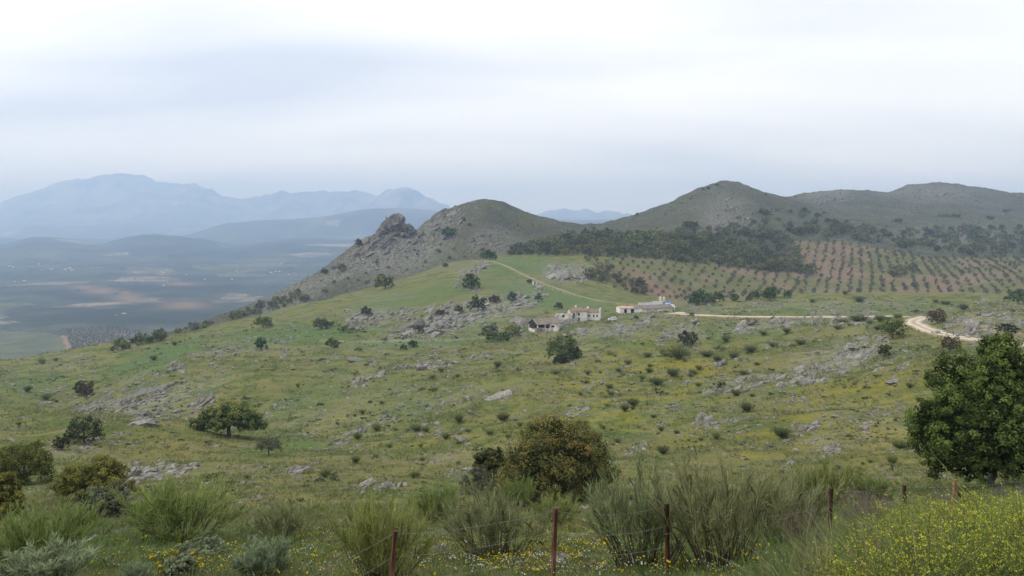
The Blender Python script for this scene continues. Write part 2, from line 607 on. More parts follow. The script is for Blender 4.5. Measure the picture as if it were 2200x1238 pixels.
RUSTD = plain_mat("dark_rust", (0.032, 0.013, 0.010), (0.080, 0.032, 0.022), 9.0, rough=0.8, stretch=(1, 1, 0.25))
WIREM = plain_mat("fence_wire", (0.16, 0.15, 0.14), (0.26, 0.25, 0.24), 5.0, rough=0.6)
WOODM = plain_mat("split_wood", (0.16, 0.085, 0.05), (0.30, 0.18, 0.11), 6.0, stretch=(1, 1, 0.2))

# ------------------------------------------------------------------ terrain: crest and hollow lines (picture column, distance m, picture row)
LN = [
    [(-700, 8, 1400), (0, 8, 1390), (800, 8, 1380), (1400, 8, 1350), (1700, 8, 1290), (1900, 8, 1240), (2200, 8, 1215), (2900, 8, 1200)],
    [(-700, 13, 1260), (0, 13, 1262), (500, 13, 1265), (840, 13, 1266), (1190, 13, 1248), (1434, 13, 1238), (1700, 13, 1205), (1945, 13, 1160), (2200, 13, 1140), (2900, 13, 1120)],
    [(-700, 27, 1155), (0, 27, 1165), (400, 27, 1165), (1000, 27, 1150), (1400, 27, 1135), (1700, 27, 1115), (1945, 27, 1095), (2200, 27, 1080), (2900, 27, 1060)],
    [(-700, 57, 1060), (0, 57, 1080), (300, 57, 1080), (700, 57, 1065), (1000, 57, 1072), (1200, 57, 1075), (1400, 57, 1060), (1700, 57, 1040), (2000, 57, 1030), (2200, 57, 1020), (2900, 57, 980)],
    [(-700, 100, 970), (0, 100, 985), (300, 100, 990), (700, 100, 988), (1200, 100, 975), (1700, 100, 950), (2000, 100, 915), (2200, 100, 890), (2900, 100, 850)],
    [(-700, 165, 885), (0, 165, 886), (100, 165, 888), (300, 165, 908), (500, 165, 936), (700, 165, 930), (1000, 165, 885), (1200, 165, 868), (1500, 165, 850), (1800, 165, 815), (2000, 165, 760), (2200, 165, 744), (2900, 165, 700)],
    [(-700, 215, 912), (0, 215, 912), (200, 215, 918), (350, 215, 922), (500, 215, 900), (700, 215, 868), (1000, 215, 838), (1300, 215, 815), (1500, 215, 800), (1800, 215, 752), (1950, 215, 710), (2200, 215, 716), (2900, 215, 680)],
    [(-700, 280, 850), (0, 280, 850), (130, 280, 874), (250, 280, 832), (380, 280, 790), (550, 280, 783), (700, 280, 795), (1000, 280, 790), (1300, 280, 765), (1500, 280, 748), (1750, 280, 720), (1950, 280, 692), (2200, 280, 682), (2900, 280, 660)],
    [(-700, 350, 808), (0, 350, 806), (200, 350, 806), (380, 350, 783), (600, 350, 760), (850, 350, 757), (1100, 350, 745), (1300, 350, 725), (1500, 350, 705), (1750, 350, 693), (1950, 350, 684), (2200, 350, 664), (2900, 350, 645)],
    [(-700, 420, 790), (0, 420, 775), (100, 420, 765), (250, 420, 744), (400, 420, 728), (600, 420, 715), (850, 420, 712), (1000, 420, 720), (1150, 420, 717), (1300, 420, 688), (1450, 420, 677), (1600, 420, 680), (1800, 420, 680), (1950, 420, 677), (2200, 420, 648), (2900, 420, 632)],
    [(-700, 500, 810), (0, 500, 800), (250, 500, 750), (400, 500, 717), (500, 500, 692), (650, 500, 672), (850, 500, 668), (1000, 500, 660), (1200, 500, 660), (1350, 500, 655), (1450, 500, 656), (1600, 500, 641), (1800, 500, 630), (2000, 500, 627), (2170, 500, 632), (2300, 500, 622), (2900, 500, 615)],
    [(-700, 590, 900), (0, 590, 890), (250, 590, 840), (330, 575, 745), (400, 560, 723), (500, 580, 698), (650, 590, 655), (850, 590, 632), (1000, 590, 605), (1150, 590, 612), (1300, 570, 640), (1400, 570, 654), (1500, 570, 658), (1700, 570, 650), (2000, 570, 647), (2200, 570, 647), (2900, 570, 650)],
    [(-700, 680, 960), (0, 680, 962), (250, 680, 910), (330, 600, 744), (400, 600, 717), (500, 640, 691), (650, 680, 660), (850, 680, 607), (1000, 680, 568), (1050, 690, 557), (1100, 680, 562), (1200, 650, 588), (1300, 625, 622), (1400, 625, 645), (1500, 630, 642), (1700, 630, 640), (2000, 630, 638), (2200, 630, 638), (2900, 630, 640)],
    [(-700, 750, 980), (0, 750, 985), (250, 720, 950), (330, 620, 742), (400, 625, 713), (500, 665, 685), (650, 740, 638), (850, 740, 605), (1000, 760, 558), (1050, 760, 556), (1150, 760, 548), (1250, 745, 549), (1300, 735, 552), (1400, 735, 556), (1500, 740, 564), (1740, 740, 588), (1850, 740, 592), (2000, 740, 594), (2200, 740, 588), (2900, 740, 580)],
    [(-700, 820, 1000), (0, 820, 1000), (250, 780, 990), (330, 650, 737), (400, 640, 710), (500, 690, 678), (650, 775, 620), (850, 830, 552), (935, 860, 522), (1035, 880, 500), (1150, 900, 517), (1250, 900, 514), (1300, 900, 508), (1400, 900, 503), (1500, 900, 500), (1600, 900, 505), (1700, 900, 517), (1800, 910, 519), (1900, 910, 532), (2000, 910, 549), (2200, 910, 550), (2900, 910, 545)],
    [(-700, 900, 1010), (0, 900, 1010), (250, 850, 1005), (330, 680, 733), (400, 670, 707), (500, 720, 673), (560, 760, 652), (640, 810, 610), (700, 850, 579), (740, 865, 546), (770, 880, 521), (815, 895, 503), (850, 900, 497), (890, 910, 500), (935, 960, 464), (985, 985, 442), (1035, 1000, 428), (1080, 1020, 436), (1150, 1050, 462), (1250, 1150, 492), (1280, 1200, 490), (1330, 1250, 478), (1400, 1300, 455), (1450, 1320, 432), (1500, 1340, 405), (1555, 1350, 390), (1590, 1350, 397), (1640, 1360, 415), (1700, 1380, 436), (1800, 1400, 462), (2000, 1400, 468), (2200, 1400, 476), (2900, 1400, 480)],
    [(-700, 1200, 850), (0, 1200, 850), (330, 1100, 850), (500, 1100, 830), (700, 1150, 800), (850, 1150, 740), (935, 1200, 640), (1035, 1300, 560), (1150, 1350, 540), (1280, 1500, 520), (1400, 1600, 490), (1555, 1650, 450), (1640, 1750, 425), (1700, 1800, 424), (1745, 1850, 418), (1800, 1900, 408), (1860, 1920, 410), (1910, 1950, 416), (1950, 1970, 402), (2000, 2000, 395), (2050, 2000, 399), (2100, 2000, 408), (2150, 2000, 416), (2200, 2000, 417), (2260, 2050, 425), (2900, 2100, 440)],
]
sA = np.concatenate([np.linspace(-1.35, -0.70, 30, endpoint=False), np.linspace(-0.70, 0.70, 640), np.linspace(0.70, 1.35, 31)[1:]])
yA = np.concatenate([np.linspace(-26, 5, 24, endpoint=False), np.exp(np.linspace(math.log(5), math.log(2900), 640))])
pxA = 1100 + F * sA
NS, NY = len(sA), len(yA)


def smooth1(a, k):
    ker = np.ones(k) / k
    return np.convolve(np.pad(a, k // 2, mode='edge'), ker, 'valid')[:len(a)]


def build_terrain():
    D = [pchip([q[0] for q in l], [q[1] for q in l], pxA) for l in LN]
    PY = [pchip([q[0] for q in l], [q[2] for q in l], pxA) for l in LN]
    for q_ in (-2, -1):
        lin = np.interp(pxA, [q[0] for q in LN[q_]], [q[2] for q in LN[q_]])
        PY[q_] = smooth1(lin, 5)
    z5 = np.interp(pxA, [1400, 2000], [-2.75, -2.4])
    Z = np.zeros((NY, NS))
    for i in range(NS):
        dk = [-26, 2, 5] + [d[i] for d in D] + [2900]
        zk = [-1.75, -1.75, z5[i]] + [-(p[i] - H) / F * d[i] for d, p in zip(D, PY)] + [-275]
        Z[:, i] = pchip(dk, zk, yA)
    return Z


Zrel = build_terrain()
Yg = np.repeat(yA[:, None], NS, 1)
Xg = sA[None, :] * np.maximum(Yg, 5.0)
PXg = np.repeat(pxA[None], NY, 0)
PYg = H - F * Zrel / np.maximum(Yg, 5.0)


def blob(cx, cy, rx, ry, rot=0.0):
    c, s = math.cos(math.radians(rot)), math.sin(math.radians(rot))
    dx, dy = PXg - cx, PYg - cy
    u, v = (dx * c + dy * s) / rx, (-dx * s + dy * c) / ry
    return np.exp(-np.maximum(u * u + v * v - 0.35, 0) * 1.6)


bound = np.interp(pxA, [250, 330, 400, 500, 650, 850, 1035, 1100, 1180, 1260, 1340, 1420, 3000], [900, 560, 548, 575, 665, 715, 765, 780, 775, 765, 758, 758, 770])[None]
HILLM = sstep(-12, 22, Yg - bound + 10 * fbm(Xg, Yg, 40, 3, 0.5, 2))
GROVE_POLY = [(1255, 556), (1340, 549), (1500, 563), (1745, 588), (1705, 518), (1800, 519), (1900, 534), (2000, 554), (2200, 553), (2420, 560), (2420, 650), (1480, 650), (1420, 645), (1370, 632), (1310, 600)]
GROVEM = inpoly(GROVE_POLY, PXg, PYg) & (Yg > 600) & (Yg < 905)


def add_relief():
    near = np.clip(Yg, 3, 400)
    z = Zrel.copy()
    damp = sstep(6, 40, Yg)
    z += damp * (0.9 * fbm(Xg, Yg, 26, 4, 0.5, 1) + 0.10 * fbm(Xg, Yg, 3.5, 3, 0.5, 4))
    mid = sstep(60, 160, Yg)
    z += mid * 1.5 * fbm(Xg, Yg, 60, 3, 0.5, 7) * (1 - 0.7 * HILLM)
    z += sstep(70, 150, Yg) * (1 - HILLM) * (1 - sstep(290, 360, Yg)) * (4.2 * fbm(Xg + .5 * Yg, Yg, 110, 3, 0.45, 17, True) - 0.8)
    # terracettes on the far meadow and ruggedness on the limestone hills
    rug = HILLM * (2.2 * fbm(Xg, Yg, 60, 5, 0.5, 3) + (1.3 + 2.6 * (PXg < 960)) * fbm(Xg, Yg, 38, 5, 0.6, 9, True))
    far = sstep(1000, 1300, Yg)
    z += rug * (1 + 0.6 * far) - 0.8 * HILLM
    z += sstep(930, 1150, Yg) * HILLM * (9 * fbm(Xg, Yg, 190, 4, 0.5, 13) + 6 * fbm(Xg, Yg * .7, 120, 3, 0.5, 14, True) - 2)
    return z


# the line of the gravel road and of the farm track, on the ground
def raw_ground(px, py):
    i = np.clip(np.searchsorted(pxA, px), 1, NS - 1)
    pr = PYg[:, i]
    j0 = 24
    j = j0 + int(np.argmax(pr[j0:] <= py))
    y = yA[j]
    return np.array([(px - 1100) / F * y, y])


def spline(P, n):
    P = np.asarray(P, float)
    t = np.concatenate([[0], np.cumsum(np.linalg.norm(np.diff(P, axis=0), axis=1))])
    u = np.linspace(0, t[-1], n)
    return np.stack([pchip(t, P[:, i], u) for i in range(P.shape[1])], -1)


def road_xy(pix):
    return np.array([[(px - 1100) / F * d, d] for px, d in pix])


ROAD = spline(road_xy([(2330, 150), (2200, 168), (2130, 180), (2060, 194), (2005, 212), (1972, 236), (1962, 268), (1968, 305), (1985, 350), (1975, 398), (1900, 415), (1750, 417), (1600, 418), (1480, 424), (1440, 430)]), 420)
TRACK = spline(road_xy([(1038, 684), (1060, 668), (1100, 640), (1150, 608), (1200, 580), (1270, 545), (1330, 512), (1380, 488), (1425, 462), (1445, 440)]), 200)


def dist_poly(P, X, Y, rmax):
    out = np.full(X.shape, 1e9)
    idx = np.full(X.shape, -1)
    b0, b1 = P.min(0) - rmax, P.max(0) + rmax
    m = (X > b0[0]) & (X < b1[0]) & (Y > b0[1]) & (Y < b1[1])
    q = np.stack([X[m], Y[m]], -1)
    d = np.full(len(q), 1e9)
    ii = np.zeros(len(q), int)
    for s in range(0, len(q), 20000):
        dd = np.linalg.norm(q[s:s + 20000, None] - P[None, ::2], axis=2)
        k = dd.argmin(1)
        d[s:s + 20000] = dd[np.arange(len(k)), k]
        ii[s:s + 20000] = k * 2
    out[m] = d
    idx[m] = ii
    return out, idx


Zs = add_relief()


def z_lookup(Zt, x, y):
    x, y = np.asarray(x, float), np.asarray(y, float)
    s = x / np.maximum(y, 5.0)
    i = np.clip(np.searchsorted(sA, s) - 1, 0, NS - 2)
    j = np.clip(np.searchsorted(yA, y) - 1, 0, NY - 2)
    fs = np.clip((s - sA[i]) / (sA[i + 1] - sA[i]), 0, 1)
    fy = np.clip((y - yA[j]) / (yA[j + 1] - yA[j]), 0, 1)
    return (Zt[j, i] * (1 - fs) + Zt[j, i + 1] * fs) * (1 - fy) + (Zt[j + 1, i] * (1 - fs) + Zt[j + 1, i + 1] * fs) * fy


ROADZ = smooth1(z_lookup(Zrel, ROAD[:, 0], ROAD[:, 1]), 31)
TRACKZ = smooth1(z_lookup(Zrel, TRACK[:, 0], TRACK[:, 1]), 9)
dR, iR = dist_poly(ROAD, Xg, Yg, 14)
dT, iT = dist_poly(TRACK, Xg, Yg, 7)
wR = 1 - sstep(3.2, 9.0, dR)
Zs = np.where(iR >= 0, Zs * (1 - wR) + (ROADZ[np.maximum(iR, 0)] - 0.12) * wR, Zs)
wT = 1 - sstep(1.8, 6.0, dT)
Zs = np.where(iT >= 0, Zs * (1 - wT) + (TRACKZ[np.maximum(iT, 0)] - 0.10) * wT, Zs)
# level pads under the farm
PADS = [((1182 - 1100) / F * 424, 424, 14), ((1258 - 1100) / F * 433, 433, 13), ((1350 - 1100) / F * 452, 452, 9), ((1408 - 1100) / F * 462, 462, 13)]
PADZ = []
for cx, cy, r in PADS:
    zc = float(z_lookup(Zs, cx, cy))
    d = np.hypot(Xg - cx, Yg - cy)
    w = 1 - sstep(r, r * 1.7, d)
    Zs = Zs * (1 - 0.85 * w) + zc * 0.85 * w
PYs = H - F * Zs / np.maximum(Yg, 5.0)


def ground_z(x, y):
    return z_lookup(Zs, x, y) + CZ


PYmin = np.minimum.accumulate(np.where(yA[:, None] >= 5, PYs, 3000), axis=0)


def ground_at(px, py):
    """Ground points seen at picture positions (arrays); nan where the ray misses."""
    px, py = np.atleast_1d(np.asarray(px, float)), np.atleast_1d(np.asarray(py, float))
    i = np.clip(np.searchsorted(pxA, px), 1, NS - 1)
    out = np.full((len(px), 3), np.nan)
    for s in range(0, len(px), 4000):
        ii = i[s:s + 4000]
        P = PYmin[:, ii]
        ok = P <= py[None, s:s + 4000]
        j = ok.argmax(0)
        hit = ok.any(0) & (j > 0)
        a, b = P[np.maximum(j - 1, 0), np.arange(len(ii))], P[j, np.arange(len(ii))]
        t = np.clip((a - py[s:s + 4000]) / (a - b + 1e-9), 0, 1)
        y = yA[np.maximum(j - 1, 0)] * (1 - t) + yA[j] * t
        x = (px[s:s + 4000] - 1100) / F * y
        z = ground_z(x, y)
        out[s:s + 4000] = np.where(hit[:, None], np.stack([x, y, z], -1), np.nan)
    return out


def at(px, py):
    return ground_at([px], [py])[0]


def make_grid(name, X, Y, Z, mat, masks, quad_ok=None):
    ny, ns = X.shape
    mb = MB()
    j, i = np.meshgrid(np.arange(ny - 1), np.arange(ns - 1), indexing='ij')
    a = (j * ns + i).ravel()
    Fq = np.stack([a, a + 1, a + ns + 1, a + ns], -1)
    mb.add(np.stack([X.ravel(), Y.ravel(), Z.ravel()], -1), Fq)
    me = mb.mesh(name, mat, True)
    for nm, ch in masks.items():
        at_ = me.attributes.new(nm, 'FLOAT_COLOR', 'POINT')
        c = np.ones((X.size, 4), np.float32)
        for q, v in enumerate(ch):
            c[:, q] = np.clip(v, 0, 1).ravel()
        at_.data.foreach_set("color", c.ravel())
    o = bpy.data.objects.new(name, me)
    col.objects.link(o)
    return o


def masks():
    n1 = fbm(Xg, Yg, 45, 4, 0.55, 21)
    lush = np.zeros_like(Zs)
    for b in [(330, 775, 130, 28, -20, 1), (640, 720, 170, 24, -4, 1), (880, 735, 200, 12, -4, .9), (980, 690, 90, 14, 0, .7), (1180, 640, 150, 30, 12, .9), (900, 640, 190, 26, -14, .6), (1120, 575, 90, 22, 0, .8), (660, 855, 100, 40, -25, .6), (620, 960, 120, 16, -12, .8), (330, 1185, 260, 28, 0, 1.0), (1650, 1190, 200, 22, -6, 1), (1300, 1200, 150, 25, 0, .5), (90, 1020, 120, 40, 0, .5), (1330, 745, 80, 16, 10, .7), (1560, 715, 120, 18, 0, .55), (60, 830, 90, 30, 0, .5), (850, 850, 150, 50, 0, .35), (1950, 760, 110, 30, 0, .4), (1800, 665, 260, 12, 0, .5), (1350, 860, 250, 60, 0, .35)]:
        lush = np.maximum(lush, b[5] * blob(*b[:5]))
    lush *= (1 - HILLM)
    yell = np.zeros_like(Zs)
    for b in [(1380, 840, 260, 90, -8, .9), (1050, 950, 220, 60, 0, .6), (1850, 900, 230, 110, 0, .85), (1600, 960, 200, 40, 0, .8), (1250, 775, 120, 20, 0, .5), (760, 900, 150, 60, 0, .35), (400, 960, 200, 60, 0, .3), (700, 1170, 200, 60, 0, .5), (1150, 1170, 250, 60, 0, .5)]:
        yell = np.maximum(yell, b[5] * blob(*b[:5]))
    yell *= (1 - HILLM) * (Yg < 420)
    rock = np.zeros_like(Zs)
    for b in [(330, 850, 150, 28, -18, .7), (1000, 680, 170, 28, -14, .8), (1215, 588, 60, 20, 0, .8), (1300, 712, 110, 16, -5, .55), (1470, 715, 60, 20, 0, .6), (1620, 700, 60, 10, 0, .6), (1780, 770, 130, 40, -25, .6), (1600, 825, 100, 20, -10, .5), (340, 1010, 90, 14, 0, .5), (1750, 690, 110, 7, 0, .8), (2100, 690, 120, 22, 8, .7), (1750, 655, 180, 8, 0, .35), (1010, 582, 50, 12, 0, .5), (800, 680, 60, 20, 0, .6)]:
        rock = np.maximum(rock, b[5] * blob(*b[:5]))
    rock = np.maximum(rock, 0.28 * sstep(0.05, 0.4, n1) * (Yg > 40))
    rock *= (1 - HILLM)
    hr = HILLM * np.maximum.reduce([.8 * blob(850, 540, 140, 60, -15) * (Yg > 700), .7 * blob(640, 630, 130, 30, -25) * (Yg > 560), .8 * blob(930, 500, 60, 30, -30) * (Yg > 700), .75 * blob(740, 580, 70, 28, -35) * (Yg > 600), .5 * blob(1060, 520, 60, 40) * (Yg > 760), .6 * blob(1560, 470, 60, 60, 0) * (Yg > 900), .55 * blob(2000, 415, 120, 20) * (Yg > 1200), .6 * blob(1780, 420, 60, 14) * (Yg > 1200), .5 * blob(2050, 505, 120, 25) * (Yg > 900)])
    rock = np.maximum(rock, hr)
    soil = GROVEM.astype(float)
    dirt = np.maximum(0.9 * (1 - sstep(2.6, 5.5, dR)), 0.5 * (1 - sstep(1.2, 3.0, dT)))
    dirt = np.maximum(dirt, .75 * blob(2130, 716, 90, 8, 8) * (Yg < 240))
    dirt = np.maximum(dirt, .35 * blob(600, 1005, 120, 8) + .3 * blob(1230, 1085, 90, 14))
    dirt = np.maximum(dirt, .5 * np.exp(-((PYg - (736 - (PXg - 700) * 0.033)) / 2.2) ** 2) * ((PXg > 680) & (PXg < 1130)) * (Yg < 450))
    return {"mask_a": (lush, yell, rock), "mask_b": (soil, HILLM * (1 - soil), dirt)}


hillside = make_grid("hillside", Xg, Yg, Zs + CZ, GROUND, masks())
tag(hillside, "grassy limestone hillside with rocky hills behind", kind="structure")

# ------------------------------------------------------------------ valley floor and far mountains
VL = [
    [(-2600, 800, -245), (5000, 800, -245)],
    [(-2600, 1250, -232), (0, 1250, -222), (200, 1250, -224), (330, 1250, -238), (5000, 1250, -240)],
    [(-2600, 1700, -230), (0, 1700, -229), (150, 1700, -224), (300, 1700, -232), (400, 1700, -240), (5000, 1700, -240)],
    [(-2600, 2300, -240), (5000, 2300, -240)],
    [(-2600, 4200, -226), (5000, 4200, -226)],
    [(-2600, 6500, -190), (0, 6500, -160), (80, 6500, -108), (150, 6500, -125), (215, 6500, -172), (265, 6500, -128), (330, 6500, -92), (420, 6500, -112), (520, 6500, -165), (620, 6500, -130), (5000, 6500, -190)],
    [(-2600, 7300, -220), (5000, 7300, -220)],
    [(-2600, 8600, -170), (0, 8600, -170), (200, 8600, -170), (330, 8600, -175), (402, 8600, -120), (450, 8600, -50), (497, 8600, 10), (600, 8600, 42), (700, 8600, 92), (742, 8600, 135), (800, 8600, 160), (900, 8600, 150), (1100, 8600, 20), (5000, 8600, -40)],
    [(-2600, 10000, -190), (0, 10000, -190), (420, 10000, -180), (600, 10000, -60), (780, 10000, 40), (5000, 10000, -120)],
    [(-2600, 11600, -80), (0, 11600, -160), (18, 11600, -140), (60, 11600, -50), (82, 11600, -22), (117, 11600, -50), (200, 11600, -60), (302, 11600, -62), (335, 11600, -165), (420, 11600, -165), (5000, 11600, -120)],
]
MT = [(-2600, 470), (-900, 450), (-400, 462), (-150, 458), (0, 438), (50, 418), (95, 405), (140, 387), (160, 385), (180, 387), (210, 379), (240, 374), (280, 376), (315, 377), (335, 388), (355, 394), (385, 396), (405, 396), (415, 393), (425, 399), (450, 408), (480, 424), (500, 424), (515, 426), (560, 420), (600, 414), (640, 416), (660, 411), (700, 410), (735, 413), (765, 410), (800, 419), (812, 421), (830, 409), (870, 404), (890, 407), (903, 417), (925, 432), (960, 446), (1000, 458), (1060, 468), (1110, 470), (1160, 464), (1200, 456), (1250, 451), (1290, 459), (1320, 459), (1345, 464), (1400, 472), (1800, 470), (2400, 455), (5000, 470)]


def build_valley():
    s = np.concatenate([np.linspace(-2.1, -0.75, 50, endpoint=False), np.linspace(-0.75, 0.2, 360), np.linspace(0.2, 2.1, 80)[1:]])
    px = 1100 + F * s
    y = np.concatenate([np.exp(np.linspace(math.log(760), math.log(9000), 230, endpoint=False)), np.linspace(9000, 17500, 150), np.linspace(17800, 23000, 24)])
    D = [pchip([q[0] for q in l], [q[1] for q in l], px) for l in VL]
    ZZ = [pchip([q[0] for q in l], [q[2] for q in l], px) for l in VL]
    mp = np.interp(px, [q[0] for q in MT], [q[1] for q in MT]) + 4.2 * fbm(px, px * 0 + 3.3, 20, 4, 0.65, 4)
    # the sharp peak at the right of the range stands nearer than the long massif
    md = np.interp(px, [-2600, 780, 840, 960, 1040, 1130, 5000], [15500, 15500, 14300, 14300, 15500, 15500, 15500])
    mz = -(mp - H) / F * md
    Z = np.zeros((len(y), len(s)))
    for i in range(len(s)):
        dk = [d[i] for d in D] + [12800, md[i] - 900, md[i], md[i] + 2600, 23000]
        zk = [z[i] for z in ZZ] + [-60, -60 + 0.55 * (mz[i] + 60), mz[i], -100, -240]
        Z[:, i] = pchip(dk, zk, y)
    Y = np.repeat(y[:, None], len(s), 1)
    X = s[None] * Y
    up = sstep(-150, 300, Z)
    Z = Z + sstep(1800, 4000, Y) * (1 - up) * 30 * fbm(X, Y, 1100, 5, 0.5, 31)
    wv = sstep(11500, 13000, Y)
    crest = np.exp(-((Y - md[None]) / 500.0) ** 2)
    Z = Z + wv * (1 - 0.93 * crest) * (290 * fbm(X, Y * 0.6, 1500, 5, 0.55, 33, True) - 80) * (0.3 + 0.7 * up)
    Z = Z + sstep(7000, 8000, Y) * (1 - wv) * 28 * fbm(X, Y, 1000, 4, 0.5, 35)
    PX, PY = np.repeat(px[None], len(y), 0), H - F * Z / Y
    field = np.zeros_like(Z)
    field = np.maximum(field, (inpoly([(-300, 690), (0, 712), (90, 714), (135, 722), (150, 760), (160, 800), (-300, 820)], PX, PY) & (Y < 2000)).astype(float))
    red = (inpoly([(132, 722), (142, 722), (165, 770), (150, 770)], PX, PY) & (Y < 2000)) * 1.0
    red = np.maximum(red, .28 * (inpoly([(142, 708), (230, 702), (300, 715), (250, 760), (165, 775)], PX, PY) & (Y < 2000)))
    for cx, cy, rx, ry in [(215, 625, 40, 8), (180, 618, 30, 5), (275, 640, 35, 8), (295, 585, 20, 4), (345, 588, 14, 4), (390, 610, 40, 4), (270, 630, 12, 5), (395, 655, 45, 8)]:
        red = np.maximum(red, .75 * np.exp(-((PX - cx) / rx) ** 2 - ((PY - cy) / ry) ** 2) * (Y < 8000))
    o = make_grid("valley", X, Y, Z + CZ, VALLEY, {"mask_a": (up * sstep(7000, 9500, Y), field, red)})
    tag(o, "hazy valley floor with blue mountains beyond", kind="structure")
    return s, y, Z


vs_, vy_, vZ = build_valley()


def valley_at(px, py):
    s = (px - 1100) / F
    i = int(np.clip(np.searchsorted(vs_, s), 1, len(vs_) - 1))
    p = H - F * vZ[:, i] / vy_
    j = int(np.argmax(p <= py))
    return np.array([s * vy_[j], vy_[j], vZ[j, i] + CZ])


# ------------------------------------------------------------------ road and track
def ribbon(name, P, Zc, w, mat, label, cat, wseed):
    mb = MB()
    T = np.gradient(P, axis=0)
    T /= np.linalg.norm(T, axis=1, keepdims=True)
    Nn = np.stack([-T[:, 1], T[:, 0]], -1)
    n = len(P)
    ww = w * (1 + 0.16 * np.array([math.sin(i * 0.21 + wseed) + 0.6 * math.sin(i * 0.57) for i in range(n)]))
    cols = np.array([-1.12, -0.92, -0.62, -0.42, -0.22, 0, 0.22, 0.42, 0.62, 0.92, 1.12])
    prof = np.array([-0.30, 0.0, 0.02, -0.03, 0.03, 0.06, 0.03, -0.03, 0.02, 0.0, -0.30])
    tone = np.array([0.0, 0.1, 0.6, 1.0, 0.55, 0.25, 0.55, 1.0, 0.6, 0.1, 0.0])
    rj = np.random.default_rng(70 + wseed)
    V = []
    for c, h in zip(cols, prof):
        jit = rj.normal(size=n) * (0.22 if abs(c) > 0.8 else 0.05)
        q = P + Nn * (c * ww / 2 + jit)[:, None]
        V.append(np.column_stack([q, Zc + CZ + 0.10 + h]))
    V = np.stack(V, 1)
    m = len(cols)
    i, j = np.meshgrid(np.arange(n - 1), np.arange(m - 1), indexing='ij')
    a = (i * m + j).ravel()
    mb.add(V.reshape(-1, 3), np.stack([a, a + m, a + m + 1, a + 1], -1), 0, np.tile(tone, n))
    o = mb.obj(name, mat, None, True)
    tag(o, label, kind="structure")
    return o


ribbon("gravel_road", ROAD, ROADZ, 6.4, DIRT, "pale gravel road curving across the slope", "road", 0)
ribbon("farm_track", TRACK, TRACKZ, 2.2, TRACKM, "narrow dirt track climbing the meadow from the farm", "track", 1)

# ------------------------------------------------------------------ foliage builders
def unit(v):
    return v / (np.linalg.norm(v, axis=-1, keepdims=True) + 1e-9)


def leaves(mb, C, Nn, ln, wd, tone, r, mat=0):
    """One folded diamond per leaf at C with facing normal Nn."""
    n = len(C)
    t = unit(np.cross(Nn, r.normal(size=(n, 3))))
    b = np.cross(Nn, t)
    ln = np.broadcast_to(ln, (n,))[:, None]
    wd = np.broadcast_to(wd, (n,))[:, None]
    V = np.stack([C - t * ln, C - b * wd + Nn * wd * 0.25, C + t * ln, C + b * wd + Nn * wd * 0.25], 1)
    Fq = (np.arange(n) * 4)[:, None] + np.arange(4)[None]
    mb.add(V.reshape(-1, 3), Fq, mat, np.repeat(tone, 4))


def crown(mb, lobes, n, leaf, seed, per=70, clump=0.22, inner=0.16, mat=0, flat=0.0):
    """lobes: (x,y,z,rx,ry,rz). Leaves gathered into clumps on the lobes' shells, plus a sparse inner filling."""
    r = np.random.default_rng(seed)
    L = np.array(lobes, float)
    area = (L[:, 3] * L[:, 4] + L[:, 3] * L[:, 5] + L[:, 4] * L[:, 5])
    k = max(1, int(n * (1 - inner) / per))
    li = r.choice(len(L), k, p=area / area.sum())
    d = unit(r.normal(size=(k, 3)))
    rad = r.uniform(0.80, 1.05, k)
    Cc = L[li, :3] + d * L[li, 3:] * rad[:, None]
    # discard clumps buried deep inside another lobe
    q = ((Cc[:, None] - L[None, :, :3]) / L[None, :, 3:])
    deep = (np.linalg.norm(q, axis=2) < 0.72).any(1)
    keep = ~deep | (r.random(k) < 0.15)
    Cc, d, li = Cc[keep], d[keep], li[keep]
    k = len(Cc)
    cs = clump * L[li, 3:].mean(1) * r.uniform(0.55, 1.4, k)
    off = r.normal(size=(k, per, 3))
    off = unit(off) * (r.random((k, per, 1)) ** 0.45)
    off[..., 2] *= 0.8
    P = Cc[:, None] + off * cs[:, None, None]
    Nn = unit(off * 1.3 + d[:, None] * 0.5 + r.normal(size=(k, per, 3)) * 0.34 + np.array([0, 0, 0.25]))
    ct = r.random(k)[:, None] * 0.55 + 0.1
    tone = np.clip(ct + r.normal(size=(k, per)) * 0.16 + 0.14, 0, 1)
    m = k * per
    sz = leaf * r.uniform(0.7, 1.3, m)
    leaves(mb, P.reshape(m, 3), Nn.reshape(m, 3), sz, sz * 0.62, tone.ravel(), r, mat)
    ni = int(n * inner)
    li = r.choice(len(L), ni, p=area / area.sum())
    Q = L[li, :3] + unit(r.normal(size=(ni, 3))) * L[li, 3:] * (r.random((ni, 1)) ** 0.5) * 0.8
    leaves(mb, Q, unit(r.normal(size=(ni, 3))), leaf * 1.6, leaf * 1.2, r.random(ni) * 0.3, r, mat)  # inner leaves get darker tones: the crown's inner shade put into colour


def limb(mb, a, b, r0, r1, r, wob=0.08, n=6, seg=6, mat=0):
    a, b = np.asarray(a, float), np.asarray(b, float)
    t = np.linspace(0, 1, seg)[:, None]
    L = np.linalg.norm(b - a)
    w = r.normal(size=(seg, 3)) * wob * L
    w[0] = w[-1] = 0
    mb.tube(a + (b - a) * t + w * np.sin(t * math.pi), np.linspace(r0, r1, seg), n, mat)


